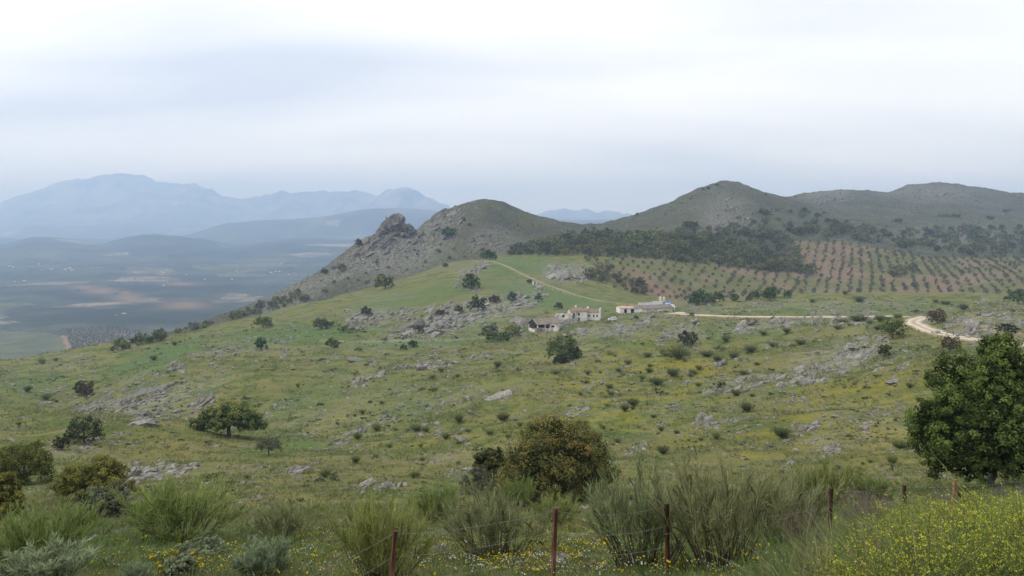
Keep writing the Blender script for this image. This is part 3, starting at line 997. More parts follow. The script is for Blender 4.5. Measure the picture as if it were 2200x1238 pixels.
def skeleton(mb, lobes, h0, r0, seed, base=(0, 0), mat=0, limbs=12):
    r = np.random.default_rng(seed)
    b = np.array([base[0], base[1], -0.35])
    top = np.array([base[0] + r.normal() * 0.1, base[1], h0])
    limb(mb, b, top, r0, r0 * 0.7, r, 0.04, 8, 7, mat)
    for L in list(lobes)[:limbs]:
        e = np.array(L[:3])
        midp = top * 0.5 + e * 0.5 + np.array([0, 0, 0.05 * h0])
        limb(mb, top - np.array([0, 0, 0.1]), midp, r0 * 0.5, r0 * 0.3, r, 0.08, 6, 5, mat)
        limb(mb, midp, e, r0 * 0.3, r0 * 0.08, r, 0.08, 5, 5, mat)
        for q in range(2):
            limb(mb, midp, e + r.normal(size=3) * np.array(L[3:]) * 0.55, r0 * 0.18, r0 * 0.04, r, 0.1, 4, 4, mat)


def dome_lobes(w, h, seed, n=12, low=0.0):
    """lobes of a rounded crown of width w whose foliage reaches from height low*h up to h."""
    r = np.random.default_rng(seed)
    out = [(0, 0, h * (0.5 + low * 0.4), w * 0.34, w * 0.34, h * 0.38 * (1 - low * 0.5))]
    for i in range(n):
        a = i * 2.399 + r.random() * 0.6
        t = (i + 0.5) / n
        zz = h * (low + (1 - low) * (0.16 + 0.66 * t))
        rr = w * 0.36 * math.sqrt(max(0.02, 1 - ((t - 0.15) / 0.95) ** 2))
        s = r.uniform(0.8, 1.25) * w * 0.165
        out.append((rr * math.cos(a), rr * math.sin(a), zz, s, s, s * min(1.0, h / w * 1.15)))
    return out


def oak_thing(name, loc, w, h, n, leaf, seed, mat, label, cat="tree", lobes=None, h0=None, r0=None, group=None, low=0.1, base=(0, 0), trunk_mat=None, limbs=12, clump=0.36, inner=0.16):
    o = empty(name, loc, 0)
    lobes = lobes or dome_lobes(w, h, seed, 14, low)
    mt = MB()
    skeleton(mt, lobes, h0 or h * 0.25, r0 or h * 0.035, seed, base, 0, limbs)
    mt.obj("trunk", trunk_mat or BARK, o, True)
    mc = MB()
    crown(mc, lobes, n, leaf, seed, clump=clump, inner=inner)
    mc.obj("crown", mat, o)
    tag(o, label, cat, group)
    return o


# small far trees: one mesh each (trunk and crown), shared by copies
def far_tree_mesh(name, seed, w, h, n, leaf, mat, low=0.05, nl=9):
    mb = MB()
    lobes = dome_lobes(w, h, seed, nl, low)
    r = np.random.default_rng(seed)
    limb(mb, (0, 0, -0.5), (0.1, 0, h * 0.45), h * 0.045, h * 0.025, r, 0.05, 6, 4, 1)
    for L in lobes[1:5]:
        limb(mb, (0.05, 0, h * 0.25), L[:3], h * 0.022, h * 0.008, r, 0.05, 5, 3, 1)
    crown(mb, lobes, n, leaf, seed, per=22, clump=0.36, inner=0.12)
    return mb.mesh(name, [mat, BARK])


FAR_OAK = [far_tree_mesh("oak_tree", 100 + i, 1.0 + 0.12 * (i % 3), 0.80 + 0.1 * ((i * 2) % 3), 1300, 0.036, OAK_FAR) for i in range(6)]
FAR_OLIVE = [far_tree_mesh("olive_tree", 200 + i, 1.0, 0.86 + 0.05 * i, 700, 0.042, OLIVE, 0.10, 7) for i in range(4)]
FAR_BROWN = [far_tree_mesh("bush", 220 + i, 1.1, 0.8, 900, 0.034, BRUSH, 0.02, 8) for i in range(2)]
FAR_GREY = [far_tree_mesh("bush", 230 + i, 1.2, 0.7, 900, 0.036, GREYB, 0.0, 8) for i in range(2)]
FAR_DARK = [far_tree_mesh("oak_tree", 240 + i, 1.05, 0.86, 1900, 0.030, OAK_DARK, 0.02, 10) for i in range(3)]


def broom_mesh(seed, stems, twigs, spread, mat, w=0.0030, tl=0.34, stem_mat=None):
    """A broom bush one metre tall: a fan of bare stems, each ending in an airy brush of fine green twigs."""
    r = np.random.default_rng(seed)
    mb = MB()
    st = MB()
    for i in range(stems):
        a = r.random() * 2 * math.pi
        lean = spread * r.random() ** 0.6
        L = r.uniform(0.45, 1.0)
        p0 = np.array([math.cos(a), math.sin(a), 0]) * r.uniform(0, 0.34)
        out = np.array([math.cos(a), math.sin(a), 0])
        t = np.linspace(0, 1, 7)[:, None]
        curve = p0 + out * lean * L * (0.75 * t + 0.1 * t * t) + np.array([0, 0, 1.0]) * L * (0.95 - 0.28 * lean) * t ** 1.05 + r.normal(size=3) * 0.07 * t ** 2 + r.normal(size=(7, 3)) * 0.008
        st.tube(curve, np.linspace(0.0075, 0.002, 7), 3, 0, False)
        end = unit(curve[-1] - curve[-3])
        k = twigs
        tt = 0.52 + 0.48 * r.random(k) ** 0.8
        P = np.stack([np.interp(tt, t[:, 0], curve[:, q]) for q in range(3)], -1)
        dd = unit(end + r.normal(size=(k, 3)) * 0.62 + np.array([0, 0, 0.35]))
        ln = tl * r.uniform(0.4, 1.0, k) * (1.1 - 0.55 * tt)
        E = P + dd * ln[:, None]
        M = (P + E) / 2 + r.normal(size=(k, 3)) * 0.02
        sd = unit(np.cross(dd, r.normal(size=(k, 3)))) * w * r.uniform(0.6, 1.3, (k, 1))
        V = np.stack([P - sd * 0.7, P + sd * 0.7, M + sd, E, M - sd], 1)
        Fq = (np.arange(k) * 5)[:, None] + np.arange(5)[None]
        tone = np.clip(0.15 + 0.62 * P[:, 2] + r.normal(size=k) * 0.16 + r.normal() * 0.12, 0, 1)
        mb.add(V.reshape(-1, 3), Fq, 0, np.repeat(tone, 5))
    return st.mesh("stems", stem_mat or TWIG, True), mb.mesh("twigs", mat)


BROOMS = {
    "green": [broom_mesh(300 + i, 76, 52, 0.86, BROOM) for i in range(3)],
    "grey": [broom_mesh(310 + i, 72, 40, 0.80, BROOM_G, tl=0.36) for i in range(3)],
    "silver": [broom_mesh(320 + i, 70, 50, 0.6, SILVER, 0.007, tl=0.42) for i in range(2)],
    "dead": [broom_mesh(330, 70, 20, 0.85, DEADTW, 0.0025, tl=0.3, stem_mat=DEADTW)],
}


def broom_small_mesh(seed, mat):
    """low-cost broom for the middle distance, one mesh"""
    r = np.random.default_rng(seed)
    mb = MB()
    k = 620
    a = r.random(k) * 2 * math.pi
    le = 0.85 * np.sqrt(r.random(k))
    d = unit(np.stack([np.cos(a) * le, np.sin(a) * le, np.ones(k)], -1) + r.normal(size=(k, 3)) * 0.15)
    t0 = r.uniform(0.05, 0.62, k)
    P = d * t0[:, None] * r.uniform(0.8, 1.1, (k, 1))
    E = P + unit(d + r.normal(size=(k, 3)) * 0.35) * r.uniform(0.2, 0.5, (k, 1))
    sd = unit(np.cross(d, r.normal(size=(k, 3)))) * 0.014
    V = np.stack([P - sd * 0.6, P + sd * 0.6, (P + E) / 2 + sd, E, (P + E) / 2 - sd], 1)
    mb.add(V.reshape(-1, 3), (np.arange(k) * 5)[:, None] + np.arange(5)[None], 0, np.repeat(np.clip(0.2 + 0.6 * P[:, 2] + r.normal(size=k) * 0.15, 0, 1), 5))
    return mb.mesh("broom_bush", mat)


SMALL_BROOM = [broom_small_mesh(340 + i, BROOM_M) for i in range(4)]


def put(name, me, loc, s, rz=0.0, label=None, cat=None, group=None, parent=None):
    o = bpy.data.objects.new(name, me)
    o.location = loc
    o.scale = s if isinstance(s, (tuple, list)) else (s, s, s)
    o.rotation_euler = (0, 0, rz)
    col.objects.link(o)
    if parent:
        o.parent = parent
    tag(o, label, cat, group)
    return o


def px_size(p, wpx, hpx):
    return wpx / F * p[1], hpx / F * p[1]


# ------------------------------------------------------------------ rocks
def rock_shape(seed, sub=1):
    r = np.random.default_rng(seed)
    t = (1 + 5 ** 0.5) / 2
    V = np.array([[-1, t, 0], [1, t, 0], [-1, -t, 0], [1, -t, 0], [0, -1, t], [0, 1, t], [0, -1, -t], [0, 1, -t], [t, 0, -1], [t, 0, 1], [-t, 0, -1], [-t, 0, 1]], float)
    Fa = [[0, 11, 5], [0, 5, 1], [0, 1, 7], [0, 7, 10], [0, 10, 11], [1, 5, 9], [5, 11, 4], [11, 10, 2], [10, 7, 6], [7, 1, 8], [3, 9, 4], [3, 4, 2], [3, 2, 6], [3, 6, 8], [3, 8, 9], [4, 9, 5], [2, 4, 11], [6, 2, 10], [8, 6, 7], [9, 8, 1]]
    V = unit(V)
    Fa = np.array(Fa)
    for _ in range(sub):
        nv, nf, mem = list(V), [], {}

        def mid(a, b):
            k = (min(a, b), max(a, b))
            if k not in mem:
                nv.append(unit((nv[a] + nv[b]) / 2))
                mem[k] = len(nv) - 1
            return mem[k]
        for a, b, c in Fa:
            x, y, z = mid(a, b), mid(b, c), mid(c, a)
            nf += [[a, x, z], [b, y, x], [c, z, y], [x, y, z]]
        V, Fa = np.array(nv), np.array(nf)
    # angular: clip by random planes
    for q in range(9):
        n = unit(r.normal(size=3))
        h = r.uniform(0.45, 0.85)
        dd = V @ n
        V = V - np.where(dd > h, dd - h, 0)[:, None] * n
    V = V * (1 + 0.10 * r.normal(size=(len(V), 1)))
    return V, Fa


SHARDS = [rock_shape(400 + i, 0) for i in range(10)]
STONES = [rock_shape(420 + i, 1) for i in range(8)]
BIGROCK = [rock_shape(440 + i, 2) for i in range(6)]


def rot_m(rx, ry, rz):
    cx, sx, cy, sy, cz, sz = math.cos(rx), math.sin(rx), math.cos(ry), math.sin(ry), math.cos(rz), math.sin(rz)
    X = np.array([[1, 0, 0], [0, cx, -sx], [0, sx, cx]])
    Y = np.array([[cy, 0, sy], [0, 1, 0], [-sy, 0, cy]])
    Z = np.array([[cz, -sz, 0], [sz, cz, 0], [0, 0, 1]])
    return Z @ Y @ X


STONE_ME = []
for _i, (_v, _f) in enumerate(STONES):
    _mb = MB()
    _mb.add(_v, _f, 0, 0.5)
    STONE_ME.append(_mb.mesh("stone", LIME))


def outcrop(poly, n, size, label, seed, stones=5, flat=0.55, lean=0.5, mat=None, pale=0.5):
    """limestone shards bedded in the turf within a picture polygon; size = typical shard length in m."""
    n = int(n * 1.9)
    size *= 0.72
    r = np.random.default_rng(seed)
    P = np.array(poly, float)
    ctr = P.mean(0)
    P = ctr + (P - ctr) * np.array([1.12, 1.25])
    poly = [tuple(v) for v in P]
    lo, hi = P.min(0), P.max(0)
    q = r.uniform(lo, hi, (n * 9, 2))
    q = q[inpoly(poly, q[:, 0], q[:, 1])]
    # cluster along a few bedding lines
    g = ground_at(q[:, 0], q[:, 1])
    dc = fbm(g[:, 0], g[:, 1], size * 9, 3, 0.6, seed % 50)
    keep = ~np.isnan(g[:, 0]) & (dc + r.normal(size=len(q)) * 0.20 > 0.04)
    g = g[keep][:n]
    if len(g) == 0:
        return None
    c0 = np.array([g[:, 0].mean(), g[:, 1].mean(), 0])
    c0[2] = ground_z(c0[0], c0[1])
    mb = MB()
    dirn = r.uniform(-0.3, 0.3)
    for i, p in enumerate(g):
        V, Fa = SHARDS[r.integers(len(SHARDS))]
        s = size * math.exp(r.normal() * 0.6) * 0.5
        M = rot_m(r.normal() * 0.25, -lean + r.normal() * 0.25, dirn + r.normal() * 0.35)
        v = (V * np.array([s * 1.5, s, s * flat])) @ M.T + p - c0 + np.array([0, 0, -s * 0.14])
        mb.add(v, Fa, 0, np.clip(pale + r.normal() * 0.22, 0, 1))
    o = empty("rock_outcrop", tuple(c0))
    tag(o, label, "rock outcrop")
    tag(mb.obj("rubble", mat or LIME, o), kind="stuff")
    for i in range(min(stones, len(g))):
        p = g[i * max(1, len(g) // max(1, stones))]
        s = size * r.uniform(0.9, 1.5) * 0.6
        k = put("stone", STONE_ME[r.integers(len(STONE_ME))], tuple(p - c0 + np.array([0, 0, s * 0.2])), (s * 1.5, s, s * 0.75), r.uniform(-0.6, 0.6), parent=o)
        k.rotation_euler = (r.normal() * 0.2, -lean * 0.7, r.uniform(-0.5, 0.5))
    return o


# ------------------------------------------------------------------ scatter as one object (stuff) with geometry nodes
def scatter(name, P, R, S, idx, meshes, label, cat=None):
    cl = bpy.data.collections.new(name + "_kinds")
    for i, me in enumerate(meshes):
        cl.objects.link(bpy.data.objects.new("%s_kind_%02d" % (name, i), me))
    me = bpy.data.meshes.new(name)
    n = len(P)
    me.vertices.add(n)
    me.vertices.foreach_set("co", np.asarray(P, np.float32).ravel())
    for nm, ty, fld, dat in (("rot", 'FLOAT_VECTOR', "vector", R), ("scl", 'FLOAT_VECTOR', "vector", S), ("idx", 'INT', "value", idx)):
        a = me.attributes.new(nm, ty, 'POINT')
        a.data.foreach_set(fld, np.asarray(dat, np.int32 if ty == 'INT' else np.float32).ravel())
    o = bpy.data.objects.new(name, me)
    col.objects.link(o)
    ng = bpy.data.node_groups.new(name + "_nodes", 'GeometryNodeTree')
    ng.interface.new_socket("Geometry", in_out='INPUT', socket_type='NodeSocketGeometry')
    ng.interface.new_socket("Geometry", in_out='OUTPUT', socket_type='NodeSocketGeometry')
    N, L = ng.nodes, ng.links
    gi, go = N.new("NodeGroupInput"), N.new("NodeGroupOutput")
    ip = N.new("GeometryNodeInstanceOnPoints")
    ci = N.new("GeometryNodeCollectionInfo")
    ci.inputs[0].default_value = cl
    ci.inputs["Separate Children"].default_value = True
    ci.inputs["Reset Children"].default_value = True

    def na(nm, ty):
        a = N.new("GeometryNodeInputNamedAttribute")
        a.data_type = ty
        a.inputs[0].default_value = nm
        return a.outputs[0]
    L.new(gi.outputs[0], ip.inputs["Points"])
    L.new(ci.outputs[0], ip.inputs["Instance"])
    ip.inputs["Pick Instance"].default_value = True
    L.new(na("idx", 'INT'), ip.inputs["Instance Index"])
    L.new(na("rot", 'FLOAT_VECTOR'), ip.inputs["Rotation"])
    L.new(na("scl", 'FLOAT_VECTOR'), ip.inputs["Scale"])
    L.new(ip.outputs[0], go.inputs[0])
    md = o.modifiers.new("scatter", 'NODES')
    md.node_group = ng
    tag(o, label, cat, None, "stuff")
    return o


def zrot(n, tilt=0.0):
    return np.stack([rng.normal(size=n) * tilt, rng.normal(size=n) * tilt, rng.random(n) * 2 * math.pi], -1)


def iso(s):
    s = np.asarray(s)
    return np.stack([s, s, s], -1)

# ------------------------------------------------------------------ the limestone crag on the ridge
def crag():
    p = np.array([(850 - 1100) / F * 890, 890.0, 0])
    p[2] = ground_z(p[0], p[1])
    r = np.random.default_rng(77)
    o = empty("rock_crag", tuple(p))
    m = 890 / F
    # blocks: (dx px, base up px, half width px, height px)
    blocks = [(-2, -8, 24, 46), (10, -10, 24, 40), (-18, -10, 15, 38), (22, -12, 18, 34), (-29, -14, 11, 26), (31, -18, 15, 28), (-3, 14, 9, 30), (4, 12, 8, 28), (-10, 8, 8, 28), (12, 6, 8, 26), (-19, 4, 7, 24), (20, 2, 7, 20), (42, -22, 13, 18), (-38, -22, 12, 14), (0, -22, 42, 22)]
    for k, (dx, up, hw, hh) in enumerate(blocks):
        V, Fa = rock_shape(500 + k, 3)
        V = V * np.array([hw * m * 1.1, hw * m * 0.95, hh * m * 0.62])
        t = np.arctan2(V[:, 1], V[:, 0])
        z = V[:, 2]
        g = 1 + 0.16 * np.sin(t * 6 + k * 2.0 + z * 0.35) * np.sin(t * 11 + z * 0.5 + k) + 0.10 * r.normal(size=len(V))
        V[:, :2] *= g[:, None]
        V[:, 2] += r.normal(size=len(V)) * 0.5
        V[:, 0] -= 0.20 * np.maximum(z, 0) * (1 if k % 2 else -0.3)
        mb = MB()
        mb.add(V + np.array([dx * m, r.uniform(-6, 6), (up + hh * 0.38) * m]), Fa, 0, np.clip(0.5 + r.normal(size=len(V)) * 0.16, 0, 1))
        mb.obj("rock_face", CRAGM, o)
    tag(o, "jagged grey limestone crag jutting from the rocky ridge", "crag")


crag()

# ------------------------------------------------------------------ outcrops
OUT = [
    ([(845, 716), (900, 690), (960, 668), (1010, 650), (1070, 640), (1140, 626), (1160, 640), (1130, 662), (1050, 672), (985, 700), (930, 716)], 620, 2.6, "largest pale limestone outcrop stretching across the meadow left of the farm", 6),
    ([(742, 704), (752, 684), (790, 668), (812, 682), (798, 700), (765, 708)], 130, 2.4, "small grey outcrop at the left end of the meadow outcrops, dark bush on top", 4),
    ([(800, 684), (830, 664), (900, 660), (960, 652), (985, 656), (950, 674), (880, 690)], 150, 2.0, "thin band of rocks above the largest meadow outcrop", 3),
    ([(1165, 580), (1200, 573), (1260, 575), (1275, 592), (1250, 606), (1205, 606), (1175, 596)], 260, 2.4, "pale boulder field beside the dirt track below the oak wood", 5),
    ([(975, 592), (1010, 574), (1045, 568), (1050, 578), (1010, 592), (985, 602)], 90, 2.4, "streak of grey rock above the round dark oak on the meadow", 2),
    ([(965, 618), (985, 610), (1020, 616), (1035, 624), (990, 626)], 40, 2.0, "few low rocks below the round dark oak", 1),
    ([(1225, 718), (1260, 704), (1330, 698), (1400, 690), (1410, 700), (1330, 715), (1250, 725)], 190, 1.7, "rocks strewn on the slope in front of the ruined house", 3),
    ([(1410, 726), (1440, 700), (1480, 692), (1500, 706), (1460, 735), (1425, 742)], 130, 1.6, "grey rocks around the dark round bush right of the farm", 3),
    ([(1575, 714), (1600, 694), (1650, 688), (1690, 690), (1650, 706), (1600, 714)], 110, 1.7, "low grey outcrop just below the straight road", 3),
    ([(1640, 696), (1700, 682), (1800, 682), (1865, 684), (1850, 696), (1740, 698)], 170, 1.6, "rocky bank along the lower edge of the straight road", 3),
    ([(1560, 662), (1640, 652), (1700, 650), (1690, 664), (1600, 668)], 90, 1.5, "rocks on the grassy rise left above the straight road", 2),
    ([(1730, 670), (1800, 664), (1880, 668), (1870, 676), (1740, 676)], 90, 1.3, "rocky cutting on the upper side of the straight road", 2),
    ([(1680, 812), (1720, 790), (1790, 770), (1830, 740), (1890, 728), (1900, 745), (1850, 780), (1780, 812), (1700, 826)], 300, 1.1, "long broken outcrop below the road bend", 6),
    ([(1515, 838), (1560, 822), (1640, 806), (1665, 818), (1620, 836), (1540, 846)], 160, 0.9, "scattered rocks at the left foot of the long outcrop under the bend", 4),
    ([(2000, 716), (2060, 690), (2140, 668), (2200, 655), (2200, 700), (2150, 716), (2080, 722)], 230, 1.3, "rocky bank above the gravel road at the right edge", 4),
    ([(225, 872), (280, 852), (330, 838), (385, 824), (385, 838), (340, 858), (260, 878)], 170, 1.5, "slanting ledge of grey rock on the knoll left of the umbrella oak", 4),
    ([(150, 884), (200, 862), (230, 848), (240, 862), (200, 884)], 70, 1.3, "rocks at the left foot of the knoll by the red brown bush", 2),
    ([(275, 912), (300, 888), (350, 882), (365, 896), (330, 912)], 70, 1.3, "rounded patch of grey rock low on the knoll", 3),
    ([(330, 804), (360, 785), (400, 780), (395, 796), (350, 806)], 60, 1.3, "rocks on the crest of the knoll at left", 2),
    ([(405, 872), (425, 856), (460, 850), (462, 866), (430, 878)], 45, 1.2, "small outcrop just above the umbrella oak", 2),
    ([(835, 792), (880, 785), (940, 776), (975, 782), (960, 790), (880, 796)], 80, 1.5, "bright white rock ledge in the middle of the slope", 5),
    ([(755, 828), (775, 812), (815, 802), (822, 810), (785, 828)], 34, 1.6, "slanting pair of pale slabs below the white ledge", 3),
    ([(692, 964), (720, 946), (770, 926), (785, 930), (750, 952), (705, 966)], 40, 1.0, "long slanting slab of rock in the grass below the hollow", 3),
    ([(795, 914), (815, 898), (850, 898), (852, 908), (820, 916)], 36, 0.9, "low grey hump of rock right above the slanting slab", 2),
    ([(610, 1014), (635, 1004), (675, 1006), (675, 1014), (630, 1018)], 34, 0.6, "flat grey rock in the turf left of centre", 2),
    ([(1212, 893), (1225, 878), (1252, 874), (1255, 886), (1235, 894)], 34, 0.75, "grey slab above the rusty oak", 2),
    ([(1348, 974), (1358, 958), (1388, 952), (1390, 962), (1370, 972)], 26, 0.55, "single pale slab right of the rusty oak", 2),
    ([(1490, 920), (1500, 896), (1530, 882), (1540, 900), (1590, 904), (1540, 918)], 70, 0.7, "bare grey rock patches amid the yellow flowers", 3),
    ([(285, 1030), (310, 1006), (360, 994), (425, 1000), (410, 1016), (330, 1032)], 80, 0.7, "white rocks in the turf behind the green broom at left", 4),
    ([(240, 1030), (262, 1004), (290, 1000), (295, 1030), (270, 1050)], 26, 0.9, "pale boulders between the two clipped oaks at left", 3),
    ([(740, 1050), (770, 1040), (830, 1036), (862, 1044), (840, 1050)], 40, 0.5, "row of small white rocks left of the rusty oak", 3),
    ([(1765, 974), (1790, 958), (1812, 964), (1800, 974)], 20, 0.6, "flat grey rock in the yellow meadow at right", 2),
    ([(1690, 922), (1720, 902), (1755, 912), (1740, 924)], 30, 0.7, "two dark flat rocks on the right slope", 2),
    ([(1060, 858), (1085, 840), (1110, 838), (1105, 850), (1080, 860)], 26, 0.9, "narrow pale rock in the middle slope above the rusty oak", 2),
    ([(1480, 1212), (1520, 1190), (1560, 1200), (1540, 1225)], 10, 0.18, "little stones under the biggest grey green broom", 1),
    ([(1860, 790), (1900, 770), (1960, 775), (1950, 800), (1890, 800)], 40, 0.8, "rocks below the leaning little tree at right", 2),
]
RIDGE = [
    ([(700, 586), (740, 552), (775, 522), (815, 503), (830, 512), (800, 540), (750, 572)], 130, 3.6, "jagged rocks along the skyline ridge left of the crag", 4),
    ([(800, 520), (830, 500), (895, 502), (925, 515), (900, 540), (840, 545)], 130, 3.6, "broken rocks around the foot of the crag", 4),
    ([(895, 500), (930, 468), (975, 450), (1000, 470), (980, 510), (935, 520)], 170, 3.4, "grey cliff rocks on the left face of the round hill", 5),
    ([(1005, 520), (1050, 500), (1080, 530), (1040, 548), (1010, 545)], 70, 3.0, "low rocks on the lower front of the round hill", 2),
    ([(1535, 500), (1550, 440), (1580, 430), (1600, 480), (1580, 505)], 110, 4.0, "grey rock face below the pointed summit", 3),
    ([(1960, 425), (2000, 404), (2060, 408), (2050, 425), (1990, 432)], 80, 5.0, "pale rocks on the crest of the far right hill", 3),
    ([(1735, 430), (1790, 414), (1840, 418), (1820, 432), (1760, 438)], 70, 5.0, "pale rocks on the far hill between the summits", 2),
    ([(1990, 520), (2060, 490), (2150, 500), (2140, 525), (2050, 530)], 80, 4.0, "grey ledges among the oak belt at right", 2),
]
for i, (poly, n, size, lab, ns) in enumerate(RIDGE):
    outcrop(poly, n, size, lab, 680 + i, ns, mat=CRAGM, pale=0.5, lean=0.7)
for i, (poly, n, size, lab, ns) in enumerate(OUT):
    outcrop(poly, n, size, lab, 600 + i, ns, pale=0.75 if "white" in lab or "pale" in lab else 0.5)

# ------------------------------------------------------------------ farm
def gable(mb, L, W, h, rise, over, mat, t=0.18):
    """roof slabs, ridge along x, centred."""
    for s in (-1, 1):
        a = np.array([[-L / 2 - over, s * (W / 2 + over), h - over * rise / (W / 2)], [L / 2 + over, s * (W / 2 + over), h - over * rise / (W / 2)], [L / 2 + over, 0, h + rise], [-L / 2 - over, 0, h + rise]])
        b = a + np.array([0, 0, t])
        v = np.concatenate([a, b])
        mb.add(v, [[0, 1, 2, 3], [4, 7, 6, 5], [0, 4, 5, 1], [1, 5, 6, 2], [2, 6, 7, 3], [3, 7, 4, 0]], mat)


def gable_body(mb, L, W, h, rise, mat, sink=1.5):
    v = []
    for x in (-L / 2, L / 2):
        v += [[x, -W / 2, -sink], [x, W / 2, -sink], [x, W / 2, h], [x, 0, h + rise], [x, -W / 2, h]]
    mb.add(v, [[0, 4, 9, 5], [1, 6, 7, 2], [0, 5, 6, 1], [4, 3, 8, 9], [2, 7, 8, 3]], mat)
    mb.add(v, [[0, 1, 2, 3, 4], [5, 9, 8, 7, 6]], mat)


def part(parent, name, mat, fn, label=None, smooth=False):
    mb = MB()
    fn(mb)
    o = mb.obj(name, mat, parent, smooth)
    if label:
        o["label"] = label
    return o


def farm():
    m = lambda px, d: (px - 1100) / F * d
    # open barn with a brown roof, gable end open to the left
    d = 422
    b = empty("open_barn", (m(1170, d), d, ground_z(m(1170, d), d) - 0.2), math.radians(28))
    L, W = 14.0, 9.0
    part(b, "roof", BROWNR, lambda q: gable(q, L, W, 4.3, 2.5, 0.4, 0))
    part(b, "wall", OLDWALL, lambda q: [q.box((0, -W / 2, 0.4), (L, 0.4, 3.4)), q.box((0, W / 2, 1.6), (L, 0.4, 5.4)), q.box((L / 2, 0, 1.6), (0.4, W - 0.4, 5.4)), q.box((-L / 2, 0, 0.2), (0.4, W - 0.4, 3.0))])
    for x in (-L / 2 + 0.2, -L / 6, L / 6, L / 2 - 0.5):
        part(b, "post", OLDWALL, lambda q: q.box((x, -W / 2, 3.2), (0.5, 0.38, 2.2)))
    for y in (-2.5, 0.5, 3.0):
        part(b, "timber_post", TIMBER, lambda q: q.box((-L / 2, y, 3.6), (0.22, 0.22, 4.0 - abs(y) * 0.5)))
    part(b, "cross_beam", TIMBER, lambda q: q.box((-L / 2, 0, 4.2), (0.26, W, 0.3)))
    part(b, "gable_shade", TIMBER, lambda q: q.add([[-L / 2 - 0.1, -W / 2, 4.3], [-L / 2 - 0.1, W / 2, 4.3], [-L / 2 - 0.1, 0, 6.7], [-L / 2 + 0.1, -W / 2, 4.3], [-L / 2 + 0.1, W / 2, 4.3], [-L / 2 + 0.1, 0, 6.7]], [[0, 2, 1], [3, 4, 5]]))  # dark triangle in timber colour standing for shade inside the open gable
    part(b, "back_shade", DARK, lambda q: q.box((-L / 2 + 3.5, 0, 2.2), (0.3, W - 0.6, 4.2)))
    tag(b, "long low barn with brown roof and dark open gable end", "barn")
    # lean-to block with a window, right end of the barn
    d = 423
    a = empty("outhouse", (m(1191, d), d - 3, ground_z(m(1191, d), d) - 0.2), math.radians(-20))
    part(a, "wall", OLDWALL, lambda q: q.box((0, 0, 1.2), (4.6, 4.5, 5.6)))
    part(a, "window", DARK, lambda q: q.box((-0.2, -2.26, 2.4), (1.6, 0.1, 1.0)))
    part(a, "roof", BROWNR, lambda q: q.box((0, 0, 4.08), (5.0, 5.0, 0.16)))
    tag(a, "little cream outhouse with one dark window at the barn end", "outhouse")
    # yard wall between barn and house
    n = 9
    w = MB()
    P = [(m(1196 + i * 5.8, 421 + i * 0.9), 421 + i * 0.9) for i in range(n)]
    wo = empty("yard_wall", (P[4][0], P[4][1], ground_z(*P[4])))
    for i in range(n - 1):
        (x0, y0), (x1, y1) = P[i], P[i + 1]
        zz = (ground_z(x0, y0) + ground_z(x1, y1)) / 2 - wo.location.z
        part(wo, "wall_section", GREYWALL, lambda q: q.box(((x0 + x1) / 2 - P[4][0], (y0 + y1) / 2 - P[4][1], zz + 0.7), (math.hypot(x1 - x0, y1 - y0) + 0.02, 0.4 + 0.01 * (i % 2), 4.2 - 0.12 * i + 0.3 * (i % 3)), math.atan2(y1 - y0, x1 - x0)))
    tag(wo, "crumbling grey yard wall climbing from the barn to the ruined house", "wall")
    # rubble yard building roofless
    d = 428
    y_ = empty("ruined_shed", (m(1211, d), d, ground_z(m(1211, d), d)), math.radians(-12))
    part(y_, "wall", OLDWALL, lambda q: [q.box((0, 2.2, 1.8), (8.5, 0.4, 6.2)), q.box((-4.2, 0, 1.4), (0.4, 4.0, 5.2)), q.box((4.2, 0, 1.9), (0.4, 4.0, 5.8))])
    part(y_, "door", DARK, lambda q: q.box((-0.5, 1.96, 3.6), (1.2, 0.1, 1.3)))
    tag(y_, "roofless cream shed behind the grey yard wall", "shed")
    # the ruined two storey house
    d = 434
    h = empty("ruined_house", (m(1240, d), d, ground_z(m(1240, d), d)), math.radians(8))
    L, W, hh = 9.0, 7.5, 5.6
    part(h, "wall", OLDWALL, lambda q: gable_body(q, L, W, hh, 1.7, 0))
    part(h, "roof", TILE, lambda q: gable(q, L, W, hh, 1.7, 0.35, 0, 0.22))
    part(h, "white_plaster", WHITEW, lambda q: q.box((2.6, -W / 2 - 0.03, 3.3), (3.6, 0.08, 4.0)), "patch of whitewash left on the front wall")
    part(h, "bare_stone", STONEW, lambda q: q.box((-2.9, -W / 2 - 0.03, 2.6), (1.9, 0.09, 3.2), 0), "bare rubble where the plaster has fallen")
    for x, z, s in ((-2.6, 4.3, (0.8, 1.1)), (0.1, 4.1, (0.9, 1.4)), (0.1, 1.4, (0.9, 2.0))):
        part(h, "window", DARK, lambda q: q.box((x, -W / 2 - 0.06, z), (s[0], 0.1, s[1])))
    part(h, "chimney", WHITEW, lambda q: [q.box((-0.6, 0.8, hh + 2.0), (0.8, 0.7, 1.5)), q.box((-0.6, 0.8, hh + 2.85), (1.0, 0.9, 0.2))])
    tag(h, "ruined two storey farmhouse with orange tile roof and fallen plaster", "house")
    d = 437
    h2 = empty("house_wing", (m(1272, d), d, ground_z(m(1272, d), d) - 0.2), math.radians(-14))
    L, W, hh = 8.6, 6.5, 4.6
    part(h2, "wall", WHITEW, lambda q: gable_body(q, L, W, hh, 1.4, 0))
    part(h2, "roof", TILE, lambda q: gable(q, L, W, hh, 1.4, 0.25, 0, 0.2))
    for x in (-1.2, 1.4, 3.2):
        part(h2, "window", GLASS, lambda q: q.box((x, -W / 2 - 0.05, 2.7), (0.8, 0.1, 1.2)))
    part(h2, "chimney", WHITEW, lambda q: q.box((-2.4, 0.2, hh + 1.9), (1.2, 0.9, 1.3)))
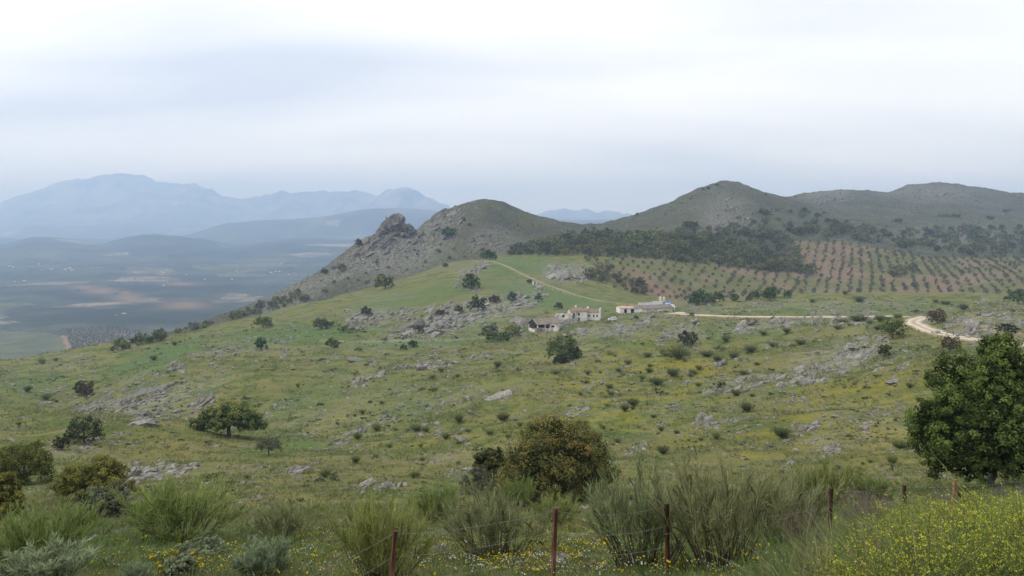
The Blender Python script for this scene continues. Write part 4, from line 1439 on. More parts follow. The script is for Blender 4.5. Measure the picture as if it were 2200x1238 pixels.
    part(h2, "gable_parapet", WHITEW, lambda q: [q.box((L / 2 + 0.05, -0.2, 3.6), (0.35, W + 0.3, 5.6))])
    tag(h2, "whitewashed wing of the ruined house with three small windows", "house")
    # stone hut in front
    d = 412
    s = empty("stone_hut", (m(1160, d), d, ground_z(m(1160, d), d)), math.radians(18))
    part(s, "wall", STONEW, lambda q: [q.box((0, 1.6, 1.0), (4.4, 0.5, 3.4)), q.box((-2.0, 0, 0.8), (0.5, 2.7, 3.0)), q.box((2.0, 0, 0.9), (0.5, 2.7, 3.2), 0.0), q.box((-0.9, -1.6, 0.2), (2.6, 0.5, 1.6))])
    part(s, "rubble", STONEW, lambda q: [q.add(V * np.array([.5, .5, .35]) + np.array([xx, -2.3, 0.1]), Fa) for (V, Fa), xx in zip(STONES[:4], (-1.6, -.5, .7, 1.6))])
    tag(s, "small roofless stone hut in front of the open barn", "hut")
    # white stable with a red roof
    d = 446
    t = empty("white_stable", (m(1349, d), d, ground_z(m(1349, d), d) - 0.1), math.radians(12))
    L, W, hh = 11.5, 6.5, 2.6
    part(t, "wall", WHITEW, lambda q: gable_body(q, L, W, hh, 0.9, 0))
    part(t, "roof", REDTILE, lambda q: gable(q, L * 0.7, W, hh, 0.9, 0.3, 0, 0.16)).location = (-L * 0.13, 0, 0)
    part(t, "roof", FIBRE, lambda q: gable(q, L * 0.3 - 0.65, W, hh, 0.9, 0.3, 0, 0.16), "pale grey end of the roof").location = (L * 0.36, 0, 0)
    for x, wd in ((-2.6, 1.5), (1.4, 1.8)):
        part(t, "doorway", DARK, lambda q: q.box((x, -W / 2 - 0.04, 1.1), (wd, 0.1, 2.2)))
    tag(t, "low white stable with red roof and two dark doorways", "stable")
    # long grey roofed shed
    d = 456
    g = empty("long_shed", (m(1405, d), d, ground_z(m(1405, d), d) - 0.2), math.radians(22))
    L, W, hh = 20.0, 8.0, 2.3
    part(g, "wall", OLDWALL, lambda q: gable_body(q, L, W, hh, 1.5, 0))
    part(g, "roof", FIBRE, lambda q: gable(q, L, W, hh, 1.5, 0.5, 0, 0.14))
    part(g, "gable_parapet", WHITEW, lambda q: [q.box((L / 2 + 0.75, -2.2, 2.1), (0.35, 4.6, 3.2)), q.box((L / 2 + 0.75, 2.2, 2.2), (0.33, 4.6, 3.6))])
    tag(g, "long shed with grey fibre cement roof right of the stable", "shed")
    d = 468
    k = empty("parapet_wall", (m(1402, d), d, ground_z(m(1402, d), d)), math.radians(20))
    part(k, "wall", WHITEW, lambda q: [q.box((-4.5, 0, 1.6), (9.5, 0.4, 4.0)), q.box((3.4, 0, 1.9), (6.2, 0.42, 4.6))])
    part(k, "coping", WHITEW, lambda q: [q.box((-4.5, 0, 3.67), (9.6, 0.6, 0.12)), q.box((3.4, 0, 4.27), (6.4, 0.62, 0.12))])
    tag(k, "white wall rising behind the long grey shed", "wall")
    for i, (px, dd, rr, hh, lab) in enumerate(((1419, 474, 0.85, 6.3, "taller pale water tank behind the long shed"), (1427, 476, 0.8, 5.8, "shorter pale water tank beside the blue sheet roof"))):
        x, y = m(px, dd), dd
        o = empty("water_tank", (x, y, ground_z(x, y)))
        part(o, "stand", GREYWALL, lambda q: q.box((0, 0, 1.8), (1.5, 1.5, hh - 3.2 + 1)))
        zt = 1.8 + (hh - 2.2) / 2
        part(o, "vessel", TANKM, lambda q: q.tube([(0, 0, zt), (0, 0, zt + .1), (0, 0, zt + 2.3), (0, 0, zt + 2.6), (0, 0, zt + 2.75)], [rr, rr, rr, rr * .75, rr * .3], 14), smooth=True)
        part(o, "lid", TANKM, lambda q: q.tube([(0, 0, zt + 2.7), (0, 0, zt + 2.92)], [rr * .3, rr * .3], 10))
        tag(o, lab, "tank")
    d = 470
    o = empty("lean_to", (m(1436, d), d, ground_z(m(1436, d), d)), math.radians(-15))
    part(o, "roof", BLUE, lambda q: q.add([[-1.9, -1.6, 2.3], [1.9, -1.6, 2.3], [1.9, 1.6, 3.6], [-1.9, 1.6, 3.6], [-1.9, -1.6, 2.4], [1.9, -1.6, 2.4], [1.9, 1.6, 3.7], [-1.9, 1.6, 3.7]], [[3, 2, 1, 0], [4, 5, 6, 7], [0, 1, 5, 4], [1, 2, 6, 5], [2, 3, 7, 6], [3, 0, 4, 7]]))
    part(o, "wall", WHITEW, lambda q: [q.box((0, 1.5, 1.2), (3.6, 0.3, 4.2)), q.box((-1.7, 0, 0.8), (0.3, 2.6, 3.0)), q.box((1.7, 0, 0.8), (0.3, 2.6, 3.0))])
    tag(o, "small lean-to with a blue sheet roof behind the long shed", "lean-to")
    for px, py, w, lab in ((1462, 674, 5.6, "heap of pale sand at the end of the straight road"), (1449, 662, 3.8, "smaller sand heap behind the blue roofed lean-to")):
        p = at(px, py)
        V, Fa = rock_shape(900 + px, 2)
        mb = MB()
        mb.add(V * np.array([w / 2, w / 3, 1.1]), Fa)
        q = mb.obj("sand_heap", SAND, None, True)
        q.location = tuple(p)
        tag(q, lab, "sand heap")
    # van
    p = at(1315, 689)
    v = empty("parked_van", tuple(p), math.radians(4))
    body = [(-2.1, .35), (-2.15, .9), (-1.9, 1.05), (-1.1, 1.15), (-0.5, 1.85), (1.9, 1.9), (2.1, 1.6), (2.12, .35)]
    nb = len(body)
    vv = [(x, -.85 + (.12 if z > 1.2 else 0), z) for x, z in body] + [(x, .85 - (.12 if z > 1.2 else 0), z) for x, z in body]
    part(v, "body", PAINT, lambda q: (q.add(vv, [[i, (i + 1) % nb, nb + (i + 1) % nb, nb + i] for i in range(nb)]), q.add(vv, [list(range(nb))[::-1], list(range(nb, 2 * nb))])))
    part(v, "windscreen", GLASS, lambda q: q.add([(-1.08, -.68, 1.2), (-.52, -.62, 1.78), (-.52, .62, 1.78), (-1.08, .68, 1.2)], [[0, 1, 2, 3]])).location = (-.02, 0, .02)
    for x in (-.1, 1.1):
        part(v, "side_window", GLASS, lambda q: q.box((x, -.77, 1.5), (.8, .06, .45)))
    for x in (-1.35, 1.35):
        for y in (-.82, .82):
            part(v, "wheel", RUBBER, lambda q: q.tube([(x, y - .1, .32), (x, y + .1, .32)], [.32, .32], 14))
    tag(v, "small white van parked left of the white stable", "van")
    # little white hut by the track
    p = at(1148, 611)
    o = empty("white_hut", tuple(p), math.radians(10))
    part(o, "wall", WHITEW, lambda q: gable_body(q, 3.0, 2.6, 2.2, .6, 0))
    part(o, "roof", TILE, lambda q: gable(q, 3.0, 2.6, 2.2, .6, .15, 0, .1))
    part(o, "door", DARK, lambda q: q.box((0.2, -1.33, 1.0), (.9, .08, 1.8)))
    tag(o, "tiny white hut beside the dirt track on the meadow", "hut")
    p = at(1060, 552)
    o = empty("white_hut", tuple(p), math.radians(-6))
    part(o, "wall", WHITEW, lambda q: gable_body(q, 3.4, 2.4, 1.5, .4, 0))
    part(o, "roof", FIBRE, lambda q: gable(q, 3.4, 2.4, 1.5, .4, .1, 0, .1))
    tag(o, "tiny pale hut at the top of the track under the oak", "hut")


farm()

# far white houses in the valley
vh = [(28, 575), (84, 568), (150, 577), (140, 580), (155, 581), (90, 581), (110, 579), (345, 585), (352, 587), (400, 592), (290, 586), (605, 567), (582, 587), (592, 585), (600, 585), (620, 590), (632, 588), (636, 592), (508, 587), (352, 615), (265, 676), (270, 675), (250, 679), (32, 606), (52, 605), (498, 602), (440, 602), (20, 573), (272, 549), (655, 564)]
hb = MB()
gable_body(hb, 1.0, 0.6, 0.38, 0.12, 0, 0.3)
hw = hb.mesh("wall", WHITEW)
hb = MB()
gable(hb, 1.0, 0.6, 0.38, 0.12, 0.03, 0, 0.02)
hr_ = hb.mesh("roof", TILE)
for i, (px, py) in enumerate(vh):
    p = valley_at(px, py)
    o = empty("valley_house", tuple(p), random.Random(i).uniform(-.6, .6))
    s = random.Random(i + 50).uniform(2.6, 6.0) / F * p[1]
    o.scale = (s, s, s)
    put("wall", hw, (0, 0, 0), 1.0, parent=o)
    put("roof", hr_, (0, 0, 0.004), 1.0, parent=o)
    tag(o, "tiny white farmhouse far off in the hazy valley", "house", "white houses scattered across the valley")

# ------------------------------------------------------------------ the large trees
p = at(1200, 1078)
w, h = px_size(p, 250, 184)
lob = [(0, 0, .55 * h, .33 * w, .33 * w, .36 * h), (-.02 * w, 0, .80 * h, .22 * w, .22 * w, .19 * h), (-.27 * w, -.05 * w, .50 * h, .20 * w, .2 * w, .26 * h), (.26 * w, 0, .55 * h, .20 * w, .2 * w, .26 * h), (-.36 * w, 0, .30 * h, .15 * w, .18 * w, .20 * h), (.37 * w, .0, .33 * h, .14 * w, .18 * w, .22 * h), (.14 * w, -.2 * w, .66 * h, .18 * w, .18 * w, .2 * h), (-.15 * w, -.22 * w, .60 * h, .18 * w, .18 * w, .22 * h), (-.14 * w, .1 * w, .76 * h, .17 * w, .2 * w, .18 * h), (.15 * w, .1 * w, .74 * h, .16 * w, .2 * w, .18 * h), (0, -.28 * w, .40 * h, .2 * w, .16 * w, .22 * h), (.24 * w, -.2 * w, .36 * h, .16 * w, .16 * w, .2 * h), (-.24 * w, -.2 * w, .36 * h, .16 * w, .16 * w, .2 * h), (.1 * w, .3 * w, .45 * h, .2 * w, .16 * w, .24 * h), (-.1 * w, .3 * w, .45 * h, .2 * w, .16 * w, .24 * h)]
oak_thing("oak_tree", tuple(p), w, h, 78000, 0.070, 41, OAK_RUST, "big round holm oak with rusty brown crown in the centre foreground", lobes=lob, h0=h * .22, r0=.22, inner=.24)
p = at(1055, 1062)
w, h = px_size(p, 85, 95)
oak_thing("oak_tree", tuple(p + np.array([0, 1.5, 0])), w, h, 9000, 0.085, 42, OAK, "small dark green oak tucked behind the left side of the rusty oak")
p = at(1025, 1100)
w, h = px_size(p, 95, 100)
lob = [(0, 0, .72 * h, .25 * w, .25 * w, .2 * h), (-.2 * w, 0, .6 * h, .2 * w, .2 * w, .17 * h), (.22 * w, 0, .66 * h, .2 * w, .2 * w, .17 * h), (.05 * w, .1 * w, .86 * h, .18 * w, .2 * w, .13 * h), (-.1 * w, -.2 * w, .55 * h, .18 * w, .15 * w, .13 * h)]
oak_thing("forked_tree", tuple(p), w, h, 6500, 0.035, 43, GREYB, "thin grey green tree with forked trunk left of the rusty oak", lobes=lob, h0=h * .3, r0=.075, inner=.1, clump=.4)

# right edge oak
p = at(2128, 1046)
k = p[1] / F
def LP(px, py, rx, rz, dy=0.0, ry=None):
    return ((px - 2128) * k, dy, (1046 - py) * k, rx * .86 * k, (ry or rx) * .86 * k, rz * .86 * k)
lob = [LP(2150, 770, 52, 50), LP(2105, 800, 40, 50, -1), LP(2190, 800, 50, 60), LP(2120, 850, 60, 60, -.6), LP(2190, 880, 70, 60, .5), LP(2020, 870, 48, 42, -.8), LP(1988, 890, 34, 42), LP(2060, 880, 55, 50, .6), LP(2030, 930, 60, 55, -1.2), LP(1990, 945, 34, 50, .3), LP(2100, 930, 70, 55, -1.8), LP(2005, 985, 38, 38, -.5), LP(2060, 985, 45, 40, -1.2), LP(2150, 970, 60, 45, -1.2), LP(2250, 850, 70, 75, .3), LP(2240, 940, 70, 60, -.8), LP(2310, 920, 60, 70, .2), LP(2170, 740, 30, 30, .4), LP(2130, 745, 28, 28, .2), LP(2200, 975, 45, 35, -1.5), LP(2110, 830, 70, 70, 2.4), LP(2060, 940, 60, 60, 2.4), LP(2200, 900, 80, 80, 2.4), LP(2150, 900, 60, 60, -2.4), LP(2090, 870, 45, 42, -2.0)]
oak_thing("oak_tree", tuple(p), 8, 8, 84000, 0.062, 44, OAK_DARK, "tall dark green oak with pale trunk at the right edge", lobes=lob, h0=1.7, r0=.24, limbs=16, trunk_mat=plain_mat("pale_bark", (.15, .14, .125), (.28, .265, .24), 3.0, bump=.6), clump=.30)

# umbrella shaped oak on the left slope
p = at(492, 937)
w, h = px_size(p, 176, 72)
lob = [(-.40 * w, 0, .36 * h, .10 * w, .14 * w, .16 * h), (-.30 * w, -.06 * w, .42 * h, .12 * w, .16 * w, .22 * h), (-.16 * w, 0, .62 * h, .15 * w, .2 * w, .24 * h), (0, 0, .72 * h, .18 * w, .22 * w, .26 * h), (.12 * w, 0, .66 * h, .16 * w, .2 * w, .26 * h), (.24 * w, 0, .50 * h, .15 * w, .2 * w, .26 * h), (.35 * w, 0, .38 * h, .10 * w, .16 * w, .20 * h), (.22 * w, -.08 * w, .34 * h, .12 * w, .12 * w, .15 * h), (-.08 * w, -.1 * w, .42 * h, .14 * w, .14 * w, .17 * h), (.08 * w, .15 * w, .5 * h, .16 * w, .16 * w, .2 * h), (-.2 * w, .12 * w, .48 * h, .14 * w, .16 * w, .2 * h)]
oak_thing("oak_tree", tuple(p), w, h, 17000, 0.17, 45, OAK, "spreading umbrella shaped oak with visible trunk on the left slope", lobes=lob, h0=h * .33, r0=.42)

# other single trees and bushes: px, base row, width, height (picture units), look, label
TREES = [
    (577, 979, 56, 40, "olive", "small grey olive tree below the umbrella oak"),
    (180, 953, 82, 62, "greyoak", "dark grey green bushy tree on the left slope"),
    (133, 967, 38, 34, "greyoak", "little bush just left below the dark bushy tree"),
    (50, 1042, 128, 96, "yellow", "rounded yellowish green oak against the left edge"),
    (202, 1072, 150, 84, "yellow", "dense clipped looking yellow green oak at lower left"),
    (2, 1118, 92, 108, "yellow", "oak cut by the left edge above the brooms"),
    (225, 1118, 100, 80, "grey", "soft grey bush in front of the clipped looking oak"),
    (186, 857, 36, 40, "brown", "reddish brown bush at the foot of the knoll"),
    (172, 850, 30, 36, "oak", "green bush half hidden behind the reddish brown bush"),
    (566, 704, 46, 26, "oak", "low dark bush on the left meadow crest"),
    (561, 752, 30, 30, "oakd", "round dark tree alone on the bright green meadow"),
    (712, 748, 28, 24, "oak", "small spreading tree above a flat stone on the meadow"),
    (887, 746, 26, 16, "oakd", "right of two dark bushes beside the grassy track"),
    (867, 752, 17, 13, "oakd", "left smaller one of two dark bushes beside the grassy track"),
    (787, 679, 26, 24, "grey", "grey green tree growing on the small left outcrop"),
    (690, 707, 38, 26, "grey", "pale twiggy bush left of the small outcrop"),
    (828, 620, 46, 34, "rusty", "oak with brownish top at the foot of the rocky ridge"),
    (1013, 620, 42, 34, "oakd", "round dark oak standing alone on the upper meadow"),
    (1026, 670, 40, 36, "oakd", "dark oak growing in the middle of the largest outcrop"),
    (986, 672, 24, 16, "oakd", "low dark bush left of the oak in the largest outcrop"),
    (1062, 650, 28, 18, "brown", "brown bush right of the oak in the largest outcrop"),
    (1100, 650, 24, 26, "grey", "grey bush near the upper end of the largest outcrop"),
    (1157, 648, 18, 20, "grey", "small grey bush at the right end of the largest outcrop"),
    (945, 678, 22, 14, "brown", "small brown bush on the lower half of the largest outcrop"),
    (900, 716, 24, 20, "grey", "grey bush at the foot of the largest outcrop"),
    (1200, 664, 20, 16, "brown", "small brown bush on the meadow above the barn"),
    (1070, 734, 60, 22, "oakd", "dark low thicket left of the open barn"),
    (1050, 728, 50, 34, "grey", "pale leafy bush behind the dark thicket"),
    (1100, 724, 44, 30, "green", "light green bush right of the dark thicket"),
    (1207, 778, 78, 64, "oakd", "big round dark oak on the slope below the ruined house"),
    (1234, 771, 36, 28, "greyoak", "smaller grey bush at the right foot of the big round oak"),
    (1204, 782, 36, 22, "greyoak", "low grey bush at the front foot of the big round oak"),
    (1478, 742, 54, 34, "greyoak", "dark grey green bush on the rocks right of the farm"),
    (1366, 686, 14, 9, "oakd", "tiny dark bush under the long shed"),
    (1486, 680, 13, 9, "oakd", "tiny dark bush by the start of the straight road"),
    (1917, 727, 60, 42, "oakd", "dark bush on the inside of the road bend"),
    (1901, 766, 30, 30, "oak", "little leaning tree below the road bend"),
    (2042, 758, 46, 42, "brown", "reddish brown bush below the gravel road"),
    (2014, 694, 46, 32, "brown", "brown leafless bush above the road bend"),
    (2165, 718, 46, 26, "greyoak", "grey bush on the bank above the road at right"),
    (2188, 654, 48, 38, "oakd", "dark tree on the right edge beyond the road"),
    (1052, 558, 34, 24, "oakd", "dark tree at the top of the dirt track"),
    (1038, 556, 18, 14, "oak", "small bush left of the tree at the top of the track"),
    (1138, 609, 14, 10, "oakd", "little bush beside the tiny white hut"),
    (962, 508, 36, 22, "oakd", "dark thicket on the rocky face of the round hill"),
    (771, 527, 18, 18, "brown", "little tree on the skyline left of the crag"),
    (877, 494, 14, 14, "oakd", "dark bush clinging to the right side of the crag"),
    (957, 575, 16, 11, "oakd", "dark bush between the rocky ridge and the meadow"),
    (735, 580, 18, 14, "oakd", "dark bush on the left flank of the rocky ridge"),
    (698, 585, 20, 12, "oakd", "dark bush on the skyline of the left flank"),
    (1258, 493, 8, 6, "oakd", "single tree on the saddle between the hills"),
    (1276, 492, 10, 8, "oak", "bush right of the single tree on the saddle"),
    (1369, 462, 9, 8, "oakd", "lone tree on the left shoulder of the pointed hill"),
    (1511, 407, 9, 8, "oakd", "lowest of the trees just left of the pointed summit"),
    (1522, 404, 8, 6, "oakd", "middle one of the trees just left of the pointed summit"),
    (1541, 397, 9, 7, "oakd", "bush nearest to the pointed summit"),
    (1645, 419, 6, 5, "oakd", "tiny tree on the right shoulder of the pointed hill"),
    (1638, 460, 17, 13, "oakd", "dark tree high on the right flank of the pointed hill"),
    (1728, 458, 16, 14, "oakd", "dark tree on the slope right of the pointed hill"),
    (1485, 488, 36, 14, "oakd", "dark thicket at the foot of the pointed hill"),
    (1930, 477, 20, 9, "oak", "dark clump on the middle of the far right hill"),
    (2028, 466, 26, 9, "green", "greenish clump on the slope of the far right hill"),
    (2053, 466, 22, 7, "oakd", "dark clump right of the greenish clump on the far hill"),
    (2128, 473, 18, 9, "oakd", "dark tree group near the right edge of the far hill"),
    (2160, 456, 16, 7, "oakd", "topmost dark tree at the far right hill"),
]
for i, (px, py, wpx, hpx, kind, lab) in enumerate(TREES):
    p = at(px, py)
    if np.isnan(p[0]):
        print("MISS", lab)
        continue
    if py - PYmin[-1, int(np.searchsorted(pxA, px))] < 14:
        p = at(px, py + 2)
    w, h = px_size(p, wpx, hpx)
    big = wpx > 30 and p[1] < 460
    mat = {"olive": OLIVE, "greyoak": leaf_mat("oak_leaf_grey", (.026, .034, .018), (.078, .090, .046), None, .2, .1) if "oak_leaf_grey" not in MATS else MATS["oak_leaf_grey"], "yellow": OAK_YEL, "grey": GREYB, "brown": BRUSH, "oak": OAK, "oakd": OAK_DARK, "rusty": OAK_RUST, "green": BROOM}[kind]
    cat = "bush" if ("bush" in lab or "thicket" in lab or "clump" in lab) else "tree"
    nm = {"olive": "olive_tree", "brown": "bush", "grey": "bush"}.get(kind, "oak_tree" if cat == "tree" else "bush")
    if big or wpx >= 44 and p[1] < 460:
        lf = max(0.055, 0.85 * p[1] / F)
        n = int(min(26000, 1.9 * (wpx * hpx)))
        n = max(n, 3200)
        low = 0.30 if kind == "olive" else 0.04
        oak_thing(nm, tuple(p), w, h, n, lf, 700 + i, mat, lab, cat, low=low, h0=h * (.38 if kind == "olive" else .2), r0=h * .045, limbs=8)
    else:
        o = empty(nm, tuple(p))
        me = far_tree_mesh("crown", 720 + i, w, h, 1300, 0.045 * (w + h) / 2, mat, 0.03, 8)
        put("crown", me, (0, 0, 0), 1.0, parent=o)
        tag(o, lab, cat)


# ------------------------------------------------------------------ oak wood, scrub and olive grove
def fill(poly, n, dmin, seed, ymin=0, ymax=1e9):
    r = np.random.default_rng(seed)
    P = np.array(poly, float)
    q = r.uniform(P.min(0), P.max(0), (n * 40, 2))
    q = q[inpoly(poly, q[:, 0], q[:, 1])]
    g = ground_at(q[:, 0], q[:, 1])
    g = g[~np.isnan(g[:, 0]) & (g[:, 1] > ymin) & (g[:, 1] < ymax)]
    out = []
    for v in g:
        if all((v[0] - o[0]) ** 2 + ((v[1] - o[1]) * 0.55) ** 2 > dmin * dmin for o in out):
            out.append(v)
            if len(out) >= n:
                break
    return out


r_ = np.random.default_rng(88)


def plant_many(pts, meshes, name, size, label, cat, group, var=0.25):
    for v in pts:
        s = size * math.exp(r_.normal() * var)
        k = int(r_.integers(len(meshes)))
        put(name, meshes[k], tuple(v), (s, s, s * r_.uniform(.85, 1.1)), r_.random() * 6.28, label(v) if callable(label) else label, cat, group)


def zoned(fmt, zones, depth=None):
    """label by where the thing stands: picture column zones, optionally near or farther rows"""
    def f(v):
        px = 1100 + F * v[0] / v[1]
        z = next((t for lim, t in zones if px < lim), zones[-1][1])
        d = "" if depth is None else next((t for lim, t in depth if v[1] < lim), depth[-1][1])
        return fmt.format(z=z, d=d)
    return f


WOOD = [(1088, 549), (1120, 532), (1200, 514), (1300, 509), (1420, 507), (1500, 512), (1560, 525), (1640, 545), (1700, 564), (1748, 590), (1640, 582), (1500, 566), (1380, 554), (1250, 550)]
UPW = [(1380, 507), (1480, 494), (1600, 496), (1700, 510), (1722, 548), (1700, 562), (1560, 522)]
uw_ = np.array(fill(UPW, 75, 7.0, 31, 760, 1100))
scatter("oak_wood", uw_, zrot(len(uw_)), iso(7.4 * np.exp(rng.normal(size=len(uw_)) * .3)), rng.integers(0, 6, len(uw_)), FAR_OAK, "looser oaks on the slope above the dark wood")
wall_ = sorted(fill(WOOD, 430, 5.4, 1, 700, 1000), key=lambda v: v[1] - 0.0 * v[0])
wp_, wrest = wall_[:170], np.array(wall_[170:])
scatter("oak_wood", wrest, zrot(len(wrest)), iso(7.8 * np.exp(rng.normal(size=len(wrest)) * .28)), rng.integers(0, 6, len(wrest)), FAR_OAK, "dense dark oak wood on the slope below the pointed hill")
plant_many(wp_, FAR_OAK, "oak_tree", 7.4, zoned("holm oak of the {d} row {z}", [(1180, "at the left tip of the dark wood"), (1290, "of the dark wood above the boulder field"), (1400, "of the dark wood above the hedge oaks"), (1500, "of the dark wood above the left olives"), (1620, "in the middle of the wood below the pointed hill"), (1690, "of the wood below the pointed hill's right flank"), (9999, "at the right tongue of the dark wood")], [(762, "front"), (790, "second"), (9999, "inner")]), "tree", "oaks of the wood below the pointed hill")
BELT = [(1690, 500), (1760, 486), (1840, 490), (1900, 500), (1980, 500), (2080, 490), (2200, 492), (2260, 500), (2260, 552), (2120, 552), (2010, 548), (1900, 528), (1810, 515), (1720, 512)]
ball_ = sorted(fill(BELT, 190, 5.5, 2, 850, 1400), key=lambda v: v[1])
bp_, brest = ball_[:40], np.array(ball_[40:])
scatter("oak_wood", brest, zrot(len(brest)), iso(8.6 * np.exp(rng.normal(size=len(brest)) * .25)), rng.integers(0, 6, len(brest)), FAR_OAK, "dark oak scrub on the slope above the terraced olives at right")
plant_many(bp_, FAR_OAK, "oak_tree", 9.5, zoned("holm oak {z}, above the terraced olives", [(1800, "at the left end of the dark belt"), (1950, "in the left half of the dark belt"), (2080, "in the middle of the dark belt"), (9999, "at the right end of the dark belt")]), "tree", "oaks of the belt above the right olive grove")
HB = [(1560, 480), (1640, 450), (1740, 450), (1800, 470), (1850, 478), (1700, 500), (1640, 500)]
plant_many(fill(HB, 22, 9, 3, 900, 1500), FAR_OAK, "oak_tree", 7.0, "scattered oak on the slope between the pointed hill and the right hill", "tree", "oaks scattered on the hill slope")
FL = [(335, 728), (400, 708), (500, 676), (600, 640), (640, 625), (660, 650), (560, 676), (480, 698), (400, 716)]
plant_many(fill(FL, 46, 3.5, 4, 540), FAR_OAK + FAR_GREY, "bush", 5.0, zoned("dark bush {z} of the rocky ridge", [(400, "at the very left foot"), (460, "on the lowest left flank"), (520, "on the low left flank"), (580, "on the middle left flank"), (9999, "on the upper left flank")]), "bush", "bushes on the left flank of the rocky ridge", .35)
EDGE = [(230, 752), (300, 738), (345, 728), (345, 734), (300, 744), (240, 757)]
plant_many(fill(EDGE, 12, 3, 5, 300), FAR_DARK + FAR_OAK, "bush", 5.0, "dark bush along the meadow edge where the valley opens", "bush", "bushes along the left meadow edge", .3)
HED = [(1265, 600), (1290, 574), (1330, 590), (1400, 628), (1410, 640), (1350, 630), (1290, 608)]
plant_many(fill(HED, 22, 4.0, 6, 500, 720), FAR_OAK, "oak_tree", 6.5, "oak in the hedge between the meadow and the olive grove", "tree", "oaks between meadow and olive grove", .3)
HED2 = [(1455, 652), (1520, 646), (1620, 640), (1700, 636), (1700, 645), (1560, 654), (1470, 657)]
plant_many(fill(HED2, 12, 4.0, 7, 480, 680), FAR_DARK, "oak_tree", 6.0, "dark oak along the lower edge of the olive grove", "tree", "oaks along the grove's lower edge", .35)
ISL = [(1900, 598), (1920, 580), (1960, 576), (1968, 590), (1940, 602)]
plant_many(fill(ISL, 9, 4.5, 8, 600, 900), FAR_OAK, "oak_tree", 8.0, "oak in the wooded islet amid the olive grove", "tree", "oaks of the islet in the grove", .2)
ROCKB = [(640, 650), (760, 560), (880, 520), (960, 480), (1040, 440), (1100, 470), (1090, 540), (950, 590), (800, 620)]
plant_many(fill(ROCKB, 34, 9, 9, 700, 1010), FAR_OAK + FAR_GREY, "bush", 3.6, zoned("small bush dotted {z}", [(720, "on the left slope of the rocky ridge"), (800, "below the skyline left of the crag"), (880, "on the slope under the crag"), (960, "between the crag and the round hill"), (1020, "on the left face of the round hill"), (9999, "on the front of the round hill")]), "bush", "bushes on the rocky ridge", .35)

# olive grove on a planting grid
gx, gy = np.meshgrid(np.arange(-100, 100) * 8.7, np.arange(0, 60) ** 1.10 * 10.0)
a_ = math.radians(-12)
ox = 260 + gx * math.cos(a_) + gy * 0.10 + (np.arange(60) % 2)[:, None] * 4.3
oy = 590 + gx * math.sin(a_) + gy * math.cos(a_)
ox, oy = ox.ravel() + r_.normal(size=ox.size) * 0.8, oy.ravel() + r_.normal(size=ox.size) * 0.8
ok = (oy > 612) & (oy < 900)
ox, oy = ox[ok], oy[ok]
oz = ground_z(ox, oy)
opx, opy = 1100 + F * ox / oy, H - F * (oz - CZ) / oy
ok = inpoly(GROVE_POLY, opx, opy) & (opx < 2260) & ~inpoly(ISL, opx, opy)
ii = np.clip(np.searchsorted(pxA, opx), 1, NS - 1)
jj = np.clip(np.searchsorted(yA, oy) - 2, 0, NY - 1)
ok &= opy - 5 < PYmin[jj, ii]
ok &= r_.random(len(ox)) > 0.05
OLV = np.stack([ox, oy, oz], -1)[ok]
OLV = OLV[np.argsort(OLV[:, 1])]
print("olives", len(OLV), "wood", len(wp_), "belt", len(bp_))
oleft = OLV[:300]
OLZ = [(1370, "beside the hedge oaks"), (1440, "above the long shed"), (1520, "above the sand heaps"), (1600, "above the straight road"), (1680, "below the wood's edge"), (1750, "below the wood's right tongue"), (1830, "right of the wood's tongue"), (1900, "left of the wooded islet"), (1980, "below the wooded islet"), (2060, "right of the wooded islet"), (2140, "above the road bend"), (9999, "at the right edge of the picture")]
OLD = [(645, "lowest"), (660, "second"), (676, "third"), (692, "fourth"), (9999, "upper")]
plant_many(oleft[oleft[:, 0] / oleft[:, 1] < (1750 - 1100) / F], FAR_OLIVE, "olive_tree", 3.9, zoned("olive tree in the {d} row of the grove {z}", OLZ, OLD), "tree", "olive trees in the near rows left", .24)
plant_many(oleft[oleft[:, 0] / oleft[:, 1] >= (1750 - 1100) / F], FAR_OLIVE, "olive_tree", 3.9, zoned("olive tree in the {d} row of the grove {z}", OLZ, OLD), "tree", "olive trees in the near rows right", .24)
rest = OLV[300:]
scatter("olive_grove", rest, zrot(len(rest)), iso(3.8 * np.exp(rng.normal(size=len(rest)) * .22)), rng.integers(0, 4, len(rest)), FAR_OLIVE, "far rows of olive trees climbing the hollow at right")
# young olives of the valley hill, far left
q = []
for a in np.arange(-60, 60) * 11.0:
    for b in np.arange(0, 60) * 11.0:
        x, y = -760 + a * .85 - b * .30 + rng.normal() * 1.5 + (int(b / 11) % 2) * 5, 1230 + a * .35 + b * 1.1 + rng.normal() * 1.5
        px = 1100 + F * x / y
        i = int(np.clip(np.searchsorted(vs_, x / y), 1, len(vs_) - 1))
        z = float(np.interp(y, vy_, vZ[:, i]))
        if inpoly([(142, 708), (230, 702), (300, 712), (300, 760), (165, 790)], np.array(px), np.array(H - F * z / y)) and 1100 < y < 1800:
            q.append((x, y, z + CZ))
q = np.array(q) if q else np.zeros((1, 3))
scatter("olive_grove", q, zrot(len(q)), iso(np.full(len(q), 4.5)), rng.integers(0, 4, len(q)), FAR_OLIVE, "rows of olives on red soil low in the valley at left")

